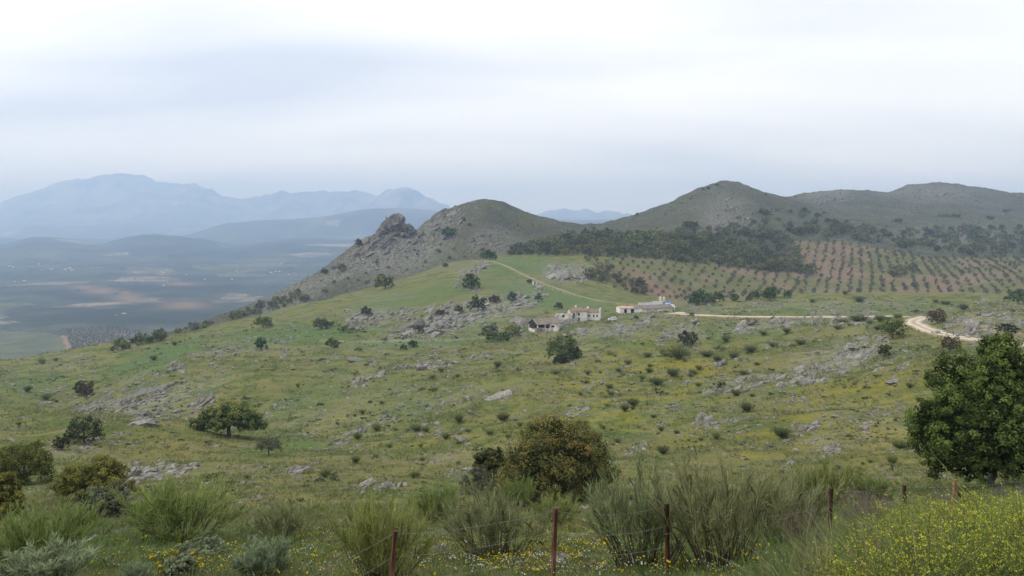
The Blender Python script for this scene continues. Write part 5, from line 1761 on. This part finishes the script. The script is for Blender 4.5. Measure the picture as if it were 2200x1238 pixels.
# valley woods
vw = []
for k_ in range(5000):
    px, py = rng.uniform(-60, 720), rng.uniform(520, 720)
    n_ = float(perlin(np.array(px / 45.0 + 3), np.array(py / 9.0)))
    if n_ > 0.05 + 0.25 * rng.random():
        v_ = valley_at(px, py)
        v_[1] *= rng.uniform(.975, 1.025)
        v_[0] = (px - 1100) / F * v_[1]
        v_[2] = CZ + float(np.interp(v_[1], vy_, vZ[:, int(np.clip(np.searchsorted(vs_, v_[0] / v_[1]), 1, len(vs_) - 1))]))
        vw.append(v_)
vw = np.array(vw)
vw = vw[(vw[:, 1] > 2700) & (vw[:, 1] < 5200)]
scatter("valley_trees", vw, zrot(len(vw)), iso(np.clip(vw[:, 1] * 0.0014, 4, 7)), rng.integers(0, 6, len(vw)), FAR_OAK, "distant trees and hedges across the hazy valley")

# ------------------------------------------------------------------ brooms on the middle slope
MIDB = [(779, 890, 26), (809, 926, 36), (894, 926, 42), (915, 930, 22), (769, 945, 24), (837, 962, 26), (904, 962, 26), (908, 990, 22), (765, 995, 30), (699, 1025, 36), (986, 908, 30), (1006, 930, 28), (958, 944, 26), (1053, 934, 24), (1081, 906, 36), (1093, 942, 24), (1053, 980, 34), (930, 814, 20), (982, 810, 16), (948, 800, 20), (1069, 790, 26), (892, 1028, 26), (1195, 806, 28), (1263, 806, 22), (1328, 800, 22), (1396, 788, 18), (1380, 816, 22), (1446, 810, 38), (1410, 828, 36), (1488, 804, 34), (1500, 830, 26), (1309, 834, 26), (1313, 851, 20), (1247, 850, 16), (1360, 874, 32), (1342, 884, 24), (1404, 898, 26), (1295, 922, 20), (1454, 932, 26), (1420, 926, 24), (1539, 944, 28), (1581, 850, 32), (1605, 886, 32), (1680, 942, 50), (1327, 952, 26), (1424, 976, 34), (1310, 762, 18), (1392, 768, 34), (1426, 764, 30), (1456, 772, 40), (1476, 764, 30), (1519, 768, 36), (1541, 776, 28), (1577, 770, 38), (1613, 758, 40), (1597, 806, 30), (1935, 966, 66), (1917, 998, 38), (1954, 832, 24), (1640, 720, 30), (1690, 716, 34), (1800, 708, 36), (1845, 692, 40), (1720, 740, 30), (1660, 745, 28), (1560, 735, 30), (1745, 650, 22), (1845, 648, 22), (2010, 650, 20), (2035, 655, 20), (2070, 668, 26), (1890, 690, 36), (1930, 700, 30), (90, 782, 18), (120, 776, 12), (265, 748, 14), (330, 775, 26), (375, 742, 16), (60, 842, 22), (100, 860, 24), (40, 915, 16), (640, 832, 16), (820, 868, 18), (795, 866, 14), (1495, 700, 20), (390, 825, 12), (335, 875, 14)]
for i, (px, py, wpx) in enumerate(MIDB):
    p = at(px, py)
    if np.isnan(p[0]):
        continue
    s = wpx / F * p[1] / 1.35
    if px < 600:
        lab, grp = "small green broom bush on the left slope", "small brooms on the left slope"
    elif py < 735:
        lab, grp = "small green broom bush close to the gravel road", "small brooms near the gravel road"
    elif py < 790 and px > 1370:
        lab, grp = "small broom bush in the dense cluster below the farm's right side", "broom cluster below the farm"
    elif px < 1110:
        lab, grp = "small round broom bush dotted on the slope left of the rusty oak", "small brooms left of the rusty oak"
    elif px < 1640:
        lab, grp = "small round broom bush dotted on the flowery slope above the foreground brooms", "small brooms above the foreground"
    else:
        lab, grp = "broom bush on the yellow slope beside the tall right oak", "brooms beside the tall right oak"
    if grp in ("small brooms above the foreground", "small brooms left of the rusty oak"):
        row = "lower" if py > 935 else "middle" if py > 880 else "upper"
        if px < 1110:
            where = "left part" if px < 800 else "central part" if px < 930 else "right part"
            lab = "small round broom bush on the %s slope left of the rusty oak, %s" % (row, where)
        else:
            where = "above the rusty oak" if px < 1330 else "in the yellow flowers" if px < 1500 else "near the bare grey rocks"
            lab = "small round broom bush on the %s flowery slope %s" % (row, where)
    s *= math.exp(r_.normal() * .2)
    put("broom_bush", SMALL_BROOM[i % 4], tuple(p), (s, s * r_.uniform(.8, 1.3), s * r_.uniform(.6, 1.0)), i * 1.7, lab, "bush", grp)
    for q_ in range(int(r_.integers(0, 3)) if wpx < 45 else 0):
        x2, y2 = p[0] + r_.normal() * s * 1.6, p[1] + r_.normal() * s * 3.0
        s2 = s * r_.uniform(.3, .7)
        put("broom_bush", SMALL_BROOM[int(r_.integers(4))], (x2, y2, float(ground_z(x2, y2))), (s2, s2 * 1.1, s2 * r_.uniform(.5, .9)), r_.random() * 6, lab, "bush", grp)

# ------------------------------------------------------------------ foreground brooms
FGB = [
    (380, 1168, 290, 150, "green", "big bright green broom bush at lower left"),
    (85, 1232, 240, 175, "green", "broad green broom bush in the lower left corner"),
    (612, 1165, 150, 100, "grey", "thin greyish broom bush left of the bright broom by the post"),
    (820, 1262, 240, 220, "green", "bright green broom right behind the left rusty post"),
    (935, 1125, 120, 100, "green", "smaller green broom behind the bright broom by the post"),
    (1065, 1202, 260, 175, "grey", "open stemmed broom left of the middle rusty post"),
    (1195, 1128, 120, 72, "green", "low green broom under the rusty oak"),
    (1110, 1095, 90, 80, "green", "upright broom leaning on the left of the rusty oak"),
    (1385, 1226, 280, 262, "grey", "biggest grey green broom behind the right rusty post"),
    (1545, 1228, 300, 270, "grey", "tall grey green broom right of the biggest broom"),
    (1690, 1176, 200, 190, "grey", "grey green broom thinning out towards the dead twigs"),
    (1770, 1085, 130, 110, "green", "dark green broom behind the dead twigs"),
    (1870, 1075, 110, 60, "green", "low broom left of the tall right oak"),
    (560, 1250, 120, 90, "silver", "silvery upright broom at the bottom edge"),
    (105, 1262, 180, 100, "silver", "silvery broom at the bottom left corner"),
    (290, 1262, 70, 60, "silver", "small silvery tuft at the bottom left edge"),
    (1720, 1180, 130, 130, "dead", "dead brown twiggy bush right of the brooms"),
    (1860, 1140, 120, 110, "dead", "bare straw coloured bush beside the mustard"),
]
for i, (px, py, wpx, hpx, kind, lab) in enumerate(FGB):
    p = at(px, py)
    w, h = px_size(p, wpx, hpx)
    o = empty("broom_bush", tuple(p), i * 2.1)
    sx = w / (1.55 if kind != "silver" else 1.25)
    o.scale = (sx, sx, h / 1.02)
    a, b = BROOMS[kind][i % len(BROOMS[kind])]
    put("stems", a, (0, 0, -.02), 1, parent=o)
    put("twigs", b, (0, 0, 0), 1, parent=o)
    tag(o, lab, "bush")
# leafy silver shrubs at lower left
for i, (px, py, wpx, hpx, lab) in enumerate([(430, 1206, 130, 48, "low grey leafy shrub in the yellow flowers at lower left"), (385, 1245, 70, 56, "small grey leafy shrub at the bottom edge")]):
    p = at(px, py)
    w, h = px_size(p, wpx, hpx)
    oak_thing("shrub", tuple(p), w, h, 6000, .022, 760 + i, SILVER, lab, "shrub", low=0, h0=h * .2, r0=.015, limbs=10, clump=.35)

# ------------------------------------------------------------------ fence
def fence():
    f = empty("wire_fence", (0, 13.0, float(ground_z(0, 13.0))))
    F0 = np.array(f.location)
    posts = [(560, 11.0, 1275, RUST), (842, 12.0, 1143, RUST), (1190, 13.2, 1093, RUST), (1434, 13.6, 1082, RUSTD), (1783, 16.6, 1050, RUSTD), (1944, 18.0, 1042, RUSTD), (2230, 19.5, 1025, RUSTD)]
    tops = []
    for i, (px, d, py, mt) in enumerate(posts):
        x = (px - 1100) / F * d
        zt = CZ - (py - H) / F * d
        zb = float(ground_z(x, d)) - 0.25
        lean = [.05, .085, .05, -.025, .06, -.03, 0][i]
        mb = MB()
        # angle iron: two flanges
        w, t = 0.055, 0.008
        hgt = zt - zb
        for c, s in (((0, -w / 2, 0), (w, t, hgt)), ((-w / 2 + t / 2, -.0015, 0), (t, w, hgt))):
            mb.box((c[0], c[1], c[2]), s)
        if mt is RUST:
            mb.box((0, 0, hgt / 2 - .02), (w * 1.08, w * 1.08, .05))
        o = mb.obj("post", mt, f)
        o.location = tuple(np.array([x, d, (zt + zb) / 2]) - F0)
        o.rotation_euler = (0, lean, .5)
        tops.append(np.array([x, d, zt]))
        if i in (1, 2, 3):
            o["label"] = ["", "streaky rusted left post", "rusted middle post", "dark rusted right post"][i]
    r = np.random.default_rng(3)
    for k, drop in enumerate((.04, .38, .72)):
        mb = MB()
        for a, b in zip(tops[:-1], tops[1:]):
            t = np.linspace(0, 1, 12)[:, None]
            sag = .05 + .07 * r.random()
            P = a + (b - a) * t - np.array([0, 0, 1]) * (drop + sag * 4 * t * (1 - t)) - F0
            mb.tube(P, .0024, 4, 0, False)
        mb.obj("wire", WIREM, f)
    tag(f, "sagging wire fence on rusty iron posts across the foreground", "fence")


fence()
p = np.array([(2052 - 1100) / F * 17.5, 17.5, 0])
p[2] = ground_z(p[0], p[1])
o = empty("broken_post", tuple(p))
hh = CZ - (1030 - H) / F * 17.5 - p[2]
part(o, "post", WOODM, lambda q: q.box((0, 0, hh / 2 - .1), (.09, .09, hh + .2), .3, 0, .8))
part(o, "splinter", WOODM, lambda q: q.tube([(-.12, 0, -.1), (-.06, 0, hh * .5), (-.02, 0, hh * .72)], [.07, .05, .02], 5))
part(o, "brace", RUSTD, lambda q: q.tube([(.04, 0, hh * .72), (.32, .05, hh * .36), (.52, .1, hh * .1)], [.03, .03, .03], 5))
tag(o, "broken wooden post with dark slanting brace above the mustard", "post")
p = at(1752, 1236)
mb = MB()
V, Fa = rock_shape(950, 3)
mb.add(V * np.array([.12, .11, .30]) * (p[1] / 9.0) + np.array([0, 0, .12]), Fa, 0, np.clip(.5 + np.random.default_rng(1).normal(size=len(V)) * .2, 0, 1))
o = mb.obj("boulder", LIME)
o.location = tuple(p)
tag(o, "upright pinkish grey stone beside the mustard in the foreground", "stone")
for i, (px, py, w, lab) in enumerate([(1212, 1212, 60, "pale angular stone right of the middle post"), (1250, 1205, 44, "dark fissured stone beside the pale angular stone"), (1060, 1230, 22, "white stone at the bottom edge left of the middle post"), (702, 1166, 24, "white stone left of the bright broom"), (1290, 1100, 24, "round pale stone below the right side of the rusty oak"), (763, 1122, 20, "squarish white stone behind the bright broom"), (952, 1182, 40, "flat pale stones between the left and middle posts"), (1165, 1180, 16, "small white stone just left of the middle post")]):
    p = at(px, py)
    s = w / F * p[1] / 2
    mb = MB()
    V, Fa = BIGROCK[i % 6]
    mb.add(V * np.array([s, s * .8, s * .55]) + np.array([0, 0, s * .2]), Fa, 0, .6 if "dark" not in lab else .2)
    o = mb.obj("boulder", LIME)
    o.location = tuple(p)
    tag(o, lab, "stone")

# ------------------------------------------------------------------ grass, flowers, mustard, loose stones
def tuft_mesh(seed, n, hgt, w, mat, spread=.5, rad=.16):
    r = np.random.default_rng(seed)
    mb = MB()
    a = r.random(n) * 6.283
    p = np.stack([np.cos(a), np.sin(a), np.zeros(n)], -1) * (rad * np.sqrt(r.random(n)))[:, None]
    d = np.stack([np.cos(a), np.sin(a), np.zeros(n)], -1) * spread + r.normal(size=(n, 3)) * .25
    d[:, 2] = 1
    d = unit(d)
    L = hgt * r.uniform(.5, 1.1, n)[:, None]
    m = p + d * L * .6
    e = m + unit(d * 1.0 + np.stack([np.cos(a), np.sin(a), -.2 * np.ones(n)], -1) * .7) * L * .45
    sd = unit(np.cross(d, r.normal(size=(n, 3)))) * w
    V = np.stack([p - sd, p + sd, m + sd * .8, e, m - sd * .8], 1)
    V[:, 0:2, 2] -= .03
    mb.add(V.reshape(-1, 3), (np.arange(n) * 5)[:, None] + np.arange(5)[None], 0, np.repeat(np.clip(r.normal(.5, .22, n), 0, 1), 5))
    return mb.mesh("grass_tuft", mat)


def near_pts(n, y0, y1, s0=-.72, s1=.72, seed=0):
    r = np.random.default_rng(seed)
    y = np.exp(r.uniform(math.log(y0), math.log(y1), n))
    s = r.uniform(s0, s1, n)
    x = s * np.maximum(y, 5)
    return np.stack([x, y, ground_z(x, y)], -1)


def pxpy(P):
    return 1100 + F * P[:, 0] / P[:, 1], H - F * (P[:, 2] - CZ) / P[:, 1]


TU = [tuft_mesh(800 + i, 42, .26, .006, [GRASS, GRASS, GRASS_L, DRY][i], .5) for i in range(4)]
P = near_pts(31000, 3.5, 44, -1.0, 1.1, seed=1)
px_, py_ = pxpy(P)
lushness = np.exp(-((px_ - 330) / 330) ** 2 - ((py_ - 1185) / 38) ** 2) + np.exp(-((px_ - 1650) / 260) ** 2 - ((py_ - 1195) / 40) ** 2) + .15
rr = np.random.default_rng(5).random(len(P))
idx = np.where(rr < lushness * .6, 2, np.where(rr > .90, 3, (rr * 100).astype(int) % 2))
S = np.exp(rng.normal(size=len(P)) * .3) * (.42 + .3 * sstep(5, 30, P[:, 1])) * (1 + .3 * (idx == 2))
scatter("grass", P, zrot(len(P), .12), iso(S), idx, TU, "green and straw coloured grass of the near bank")
TM = [tuft_mesh(810 + i, 16, .34, .022, [GRASS, GRASS, GRASS_L, DRY][i], .8, .40) for i in range(4)]
P = near_pts(30000, 40, 180, seed=2)
keep = fbm(P[:, 0], P[:, 1], 9, 4, .6, 44) + np.random.default_rng(8).normal(size=len(P)) * .25 > -.05
P = P[keep]
P2 = near_pts(15000, 170, 480, seed=3)
keep = (fbm(P2[:, 0], P2[:, 1], 14, 4, .6, 45) + np.random.default_rng(9).normal(size=len(P2)) * .25 > .05)
dr2 = np.array([np.min(np.hypot(ROAD[::4, 0] - a, ROAD[::4, 1] - b)) for a, b in P2[:, :2]])
P2 = P2[keep & (dr2 > 4)]
P = np.concatenate([P, P2])
rr = np.random.default_rng(6).random(len(P))
scatter("turf_tufts", P, zrot(len(P), .15), iso(np.clip(P[:, 1] / 110, .7, 3.0) * np.exp(rng.normal(size=len(P)) * .35)) * np.array([1, 1, .8]), np.where(rr < .08, 3, np.where(rr < .2, 2, (rr * 100).astype(int) % 2)), TM, "rough grass tussocks covering the slopes")

# loose limestone on the slopes
q = rng.uniform([-40, 640], [2240, 1230], (60000, 2))
g = ground_at(q[:, 0], q[:, 1])
ok = ~np.isnan(g[:, 0]) & (g[:, 1] < 520)
g, q = g[ok], q[ok]
dens = fbm(g[:, 0] / np.maximum(g[:, 1], 30) * 200, np.log(g[:, 1]) * 120, 22, 4, .6, 51) + .5 * fbm(g[:, 0], g[:, 1], 10, 3, .6, 52)
dr3 = np.array([np.min(np.hypot(ROAD[::4, 0] - a, ROAD[::4, 1] - b)) for a, b in g[:, :2]])
keep = (dens + rng.normal(size=len(g)) * .18 > .17) & (dr3 > 3.4)
g = g[keep][:15000]
sz = np.clip(g[:, 1] * .00115, .04, .55) * np.exp(rng.normal(size=len(g)) * .55)
R = zrot(len(g), .2)
scatter("loose_stones", g, R, np.stack([sz * 1.5, sz, sz * .7], -1), rng.integers(0, 8, len(g)), STONE_ME, "pale limestone stones littering the slopes")
# scree and low scrub on the limestone hills
q = rng.uniform([300, 385], [2240, 720], (60000, 2))
g = ground_at(q[:, 0], q[:, 1])
ok = ~np.isnan(g[:, 0]) & (g[:, 1] > 560)
g = g[ok]
hm = z_lookup(HILLM, g[:, 0], g[:, 1])
n_ = fbm(g[:, 0], g[:, 1], 60, 4, .6, 61)
g1 = g[(hm > .5) & (n_ + rng.normal(size=len(g)) * .25 > .42)][:3000]
sz = np.clip(g1[:, 1] * .0007, .3, 1.6) * np.exp(rng.normal(size=len(g1)) * .45)
scatter("scree", g1, zrot(len(g1), .25), np.stack([sz * 1.3, sz, sz * .8], -1), rng.integers(0, 8, len(g1)), STONE_ME, "grey limestone scree on the hills")
SC = [far_tree_mesh("scrub", 260 + i, 1.2, .6, 160, .10, [BROOM_M, GREYB, OLIVE][i], 0, 5) for i in range(3)]
g2 = g[(hm > .5) & (n_ + rng.normal(size=len(g)) * .3 < .05)][:7000]
scatter("hill_scrub", g2, zrot(len(g2)), iso(np.clip(g2[:, 1] * .0010, .6, 1.8) * np.exp(rng.normal(size=len(g2)) * .4)), rng.integers(0, 3, len(g2)), SC, "low grey green scrub on the limestone hills")

q = rng.uniform([-40, 650], [2240, 1100], (9000, 2))
g = ground_at(q[:, 0], q[:, 1])
g = g[~np.isnan(g[:, 0]) & (g[:, 1] < 480) & (g[:, 1] > 45)]
n_ = fbm(g[:, 0], g[:, 1], 26, 4, .6, 66) + rng.normal(size=len(g)) * .16
dr4 = np.array([np.min(np.hypot(ROAD[::4, 0] - a, ROAD[::4, 1] - b)) for a, b in g[:, :2]])
g = g[(n_ > .16) & (dr4 > 4)][:1500]
sz = np.clip(g[:, 1] * .0032, .25, 1.1) * np.exp(rng.normal(size=len(g)) * .5)
scatter("low_scrub", g, zrot(len(g), .1), np.stack([sz * 1.3, sz * 1.1, sz * rng.uniform(.5, .9, len(g))], -1), rng.integers(0, 3, len(g)), SC, "low dwarf scrub and herb clumps spread through the pasture")


def flower_mesh(seed, mat, hgt, rad, n=3):
    r = np.random.default_rng(seed)
    mb = MB()
    for i in range(n):
        b = r.normal(size=3) * .08
        b[2] = 0
        t = b + np.array([r.normal() * .04, r.normal() * .04, hgt * r.uniform(.7, 1.1)])
        mb.tube([b, (b + t) / 2 + r.normal(size=3) * .01, t], .0035, 3, 1, False)
        a = np.arange(7) * 6.283 / 7
        tilt = r.normal(size=2) * .35
        R_ = rad * r.uniform(.8, 1.2)
        V = np.stack([np.cos(a) * R_, np.sin(a) * R_, (np.cos(a) * tilt[0] + np.sin(a) * tilt[1]) * R_ + .004], -1)
        mb.add(np.vstack([V, [0, 0, -.008]]) + t, [[k, (k + 1) % 7, 7] for k in range(7)], 0, r.random())
    return mb.mesh("flower", [mat, GRASS_L])


FLW = [flower_mesh(820, DAISY_Y, .16, .012, 3), flower_mesh(821, DAISY_W, .16, .009, 3), flower_mesh(822, DAISY_Y, .22, .014, 2)]
P = near_pts(26000, 10.5, 32, seed=12)
px_, py_ = pxpy(P)
wgt = sum(a * np.exp(-((px_ - cx) / rx) ** 2 - ((py_ - cy) / ry) ** 2) for cx, cy, rx, ry, a in [(1230, 1170, 170, 60, .7), (1000, 1195, 130, 35, .6), (650, 1205, 120, 40, .7), (420, 1215, 160, 25, .8), (1480, 1215, 220, 25, .55), (1420, 1150, 160, 25, .5), (730, 1150, 60, 30, .5), (1150, 1230, 400, 20, .4)])
clus = fbm(P[:, 0], P[:, 1], 1.6, 3, .6, 71)
keep = (np.random.default_rng(13).random(len(P)) < wgt * .38 * (1 + 2.2 * np.clip(clus + .1, -.4, .6)))
P = P[keep]
rr = np.random.default_rng(14).random(len(P)) + .35 * fbm(P[:, 0], P[:, 1], 3, 2, .5, 72)
scatter("wild_flowers", P, zrot(len(P), .1), iso(np.exp(rng.normal(size=len(P)) * .2) * 1.15), np.where(rr > .62, 1, np.where(rr > .3, 0, 2)), FLW, "yellow and white wild flowers in the near grass")


def mustard_mesh(seed):
    r = np.random.default_rng(seed)
    mb = MB()
    n = 7
    for i in range(n):
        a = r.random() * 6.283
        b = np.array([math.cos(a), math.sin(a), 0]) * r.uniform(0, .10)
        L = r.uniform(.55, 1.0)
        t = b + np.array([math.cos(a) * .22 * r.random(), math.sin(a) * .22 * r.random(), L])
        mid = (b + t) / 2 + r.normal(size=3) * .03
        mb.tube([b, mid, t], [.0055, .004, .0025], 3, 1, False)
        for k in range(3):
            q = mid + (t - mid) * r.uniform(0, .9)
            e = q + np.array([r.normal() * .10, r.normal() * .10, r.uniform(.08, .2)])
            mb.tube([q, e], [.003, .002], 3, 1, False)
            heads(mb, e, r)
        heads(mb, t, r)
        # leaves low on the stem
        m = 12
        C = b + (mid - b) * r.random((m, 1)) + r.normal(size=(m, 3)) * .05
        leaves(mb, C, unit(r.normal(size=(m, 3))), .05, .016, r.random(m), r, 1)
    return mb.mesh("mustard_plant", [MUST_Y, MUST_G])


def heads(mb, e, r):
    m = 5
    C = e + r.normal(size=(m, 3)) * np.array([.016, .016, .014])
    leaves(mb, C, unit(r.normal(size=(m, 3)) + np.array([0, 0, .6])), .0095, .0075, np.clip(r.normal(.5, .3, m), 0, 1), r, 0)


MU = [mustard_mesh(830 + i) for i in range(5)]
r = np.random.default_rng(15)
y = r.uniform(4.2, 12.5, 15500)
s = r.uniform(.33, 1.1, 15500)
P = np.stack([s * np.maximum(y, 5), y, ground_z(s * np.maximum(y, 5), y)], -1)
px_, py_ = pxpy(P)
msc = np.interp(px_, [1690, 1950, 2200], [.34, .50, .56])
top = H - F * (P[:, 2] + .95 * msc - CZ) / P[:, 1]
edge = np.interp(px_, [1700, 1800, 1900, 2050, 2250], [1215, 1165, 1110, 1075, 1060])
den = sstep(1660, 1820, px_)
keep = (top > edge + r.normal(size=len(P)) * 14) & (r.random(len(P)) < den * .17)
P, msc = P[keep], msc[keep]
print("mustard", len(P))
scatter("mustard_flowers", P, zrot(len(P), .12), iso(msc * np.exp(r.normal(size=len(P)) * .16)), r.integers(0, 5, len(P)), MU, "yellow mustard flowering thickly on the near right bank")
# tall thin grass among the mustard
TG = [tuft_mesh(840 + i, 14, .75, .004, [GRASS, DRY, GRASS_L][i], .28, .10) for i in range(3)]
r = np.random.default_rng(16)
y = r.uniform(4.2, 14, 4100)
s = r.uniform(.25, 1.1, 4100)
P = np.stack([s * np.maximum(y, 5), y, ground_z(s * np.maximum(y, 5), y)], -1)
px_, py_ = pxpy(P)
P = P[r.random(len(P)) < sstep(1600, 1950, px_)]
scatter("tall_grass", P, zrot(len(P), .12), iso(.75 * np.exp(r.normal(size=len(P)) * .2)), r.integers(0, 3, len(P)), TG, "tall thin grass standing among the mustard")


def spike_mesh(seed):
    r = np.random.default_rng(seed)
    mb = MB()
    for i in range(8):
        b = np.array([r.normal() * .08, r.normal() * .08, 0])
        t = b + np.array([r.normal() * .06, r.normal() * .06, r.uniform(.4, .6)])
        mb.tube([b, t], .004, 3, 1, False)
        C = b + (t - b) * r.uniform(.55, 1.05, (16, 1)) + r.normal(size=(16, 3)) * .012
        leaves(mb, C, unit(r.normal(size=(16, 3))), .014, .010, r.random(16), r, 0)
    return mb.mesh("purple_spikes", [LAV, GRASS])


LV = [spike_mesh(850 + i) for i in range(2)]
P = []
for cx, cy, rx, ry, n in [(1890, 1130, 40, 12, 12), (2030, 1090, 25, 8, 9), (2165, 1080, 36, 8, 9), (1830, 1140, 26, 8, 5)]:
    for k in range(n):
        pp = at(cx + rng.normal() * rx * .6, cy + rng.normal() * ry * .6)
        if not np.isnan(pp[0]):
            P.append(pp)
P = np.array(P)
scatter("purple_flowers", P, zrot(len(P), .1), iso(np.exp(rng.normal(size=len(P)) * .2)), rng.integers(0, 2, len(P)), LV, "purple flower spikes behind the mustard")
PK = flower_mesh(860, PINK, .5, .028, 2)
for i, (px, py, lab) in enumerate([(1776, 1232, "pink thistle flower beside the upright stone"), (1966, 1262, "pink flower at the bottom edge among the mustard")]):
    p = at(px, py)
    put("pink_flower", PK, tuple(p), 1.0, i, lab, "flower")

# ------------------------------------------------------------------ haze: the valley air
def haze():
    mb = MB()
    z0, z1 = CZ - 330, CZ + 1010
    mb.box((0, 11600, (z0 + z1) / 2), (100500, 23300, z1 - z0))
    m, nt, out = newmat("haze_air")
    v = nt.nodes.new("ShaderNodeVolumePrincipled")
    v.inputs["Color"].default_value = (0.45, 0.64, 1.0, 1)
    v.inputs["Density"].default_value = 1.45e-4
    v.inputs["Anisotropy"].default_value = 0.25
    for q in ("Density Attribute", "Color Attribute", "Temperature Attribute"):
        if q in v.inputs:
            v.inputs[q].default_value = ""
    v.inputs["Absorption Color"].default_value = (0.36, 0.36, 0.36, 1)
    m.cycles.homogeneous_volume = True
    nt.links.new(v.outputs[0], out.inputs["Volume"])
    o = mb.obj("haze", m)
    tag(o, "blue haze lying over the valley", kind="stuff")


haze()
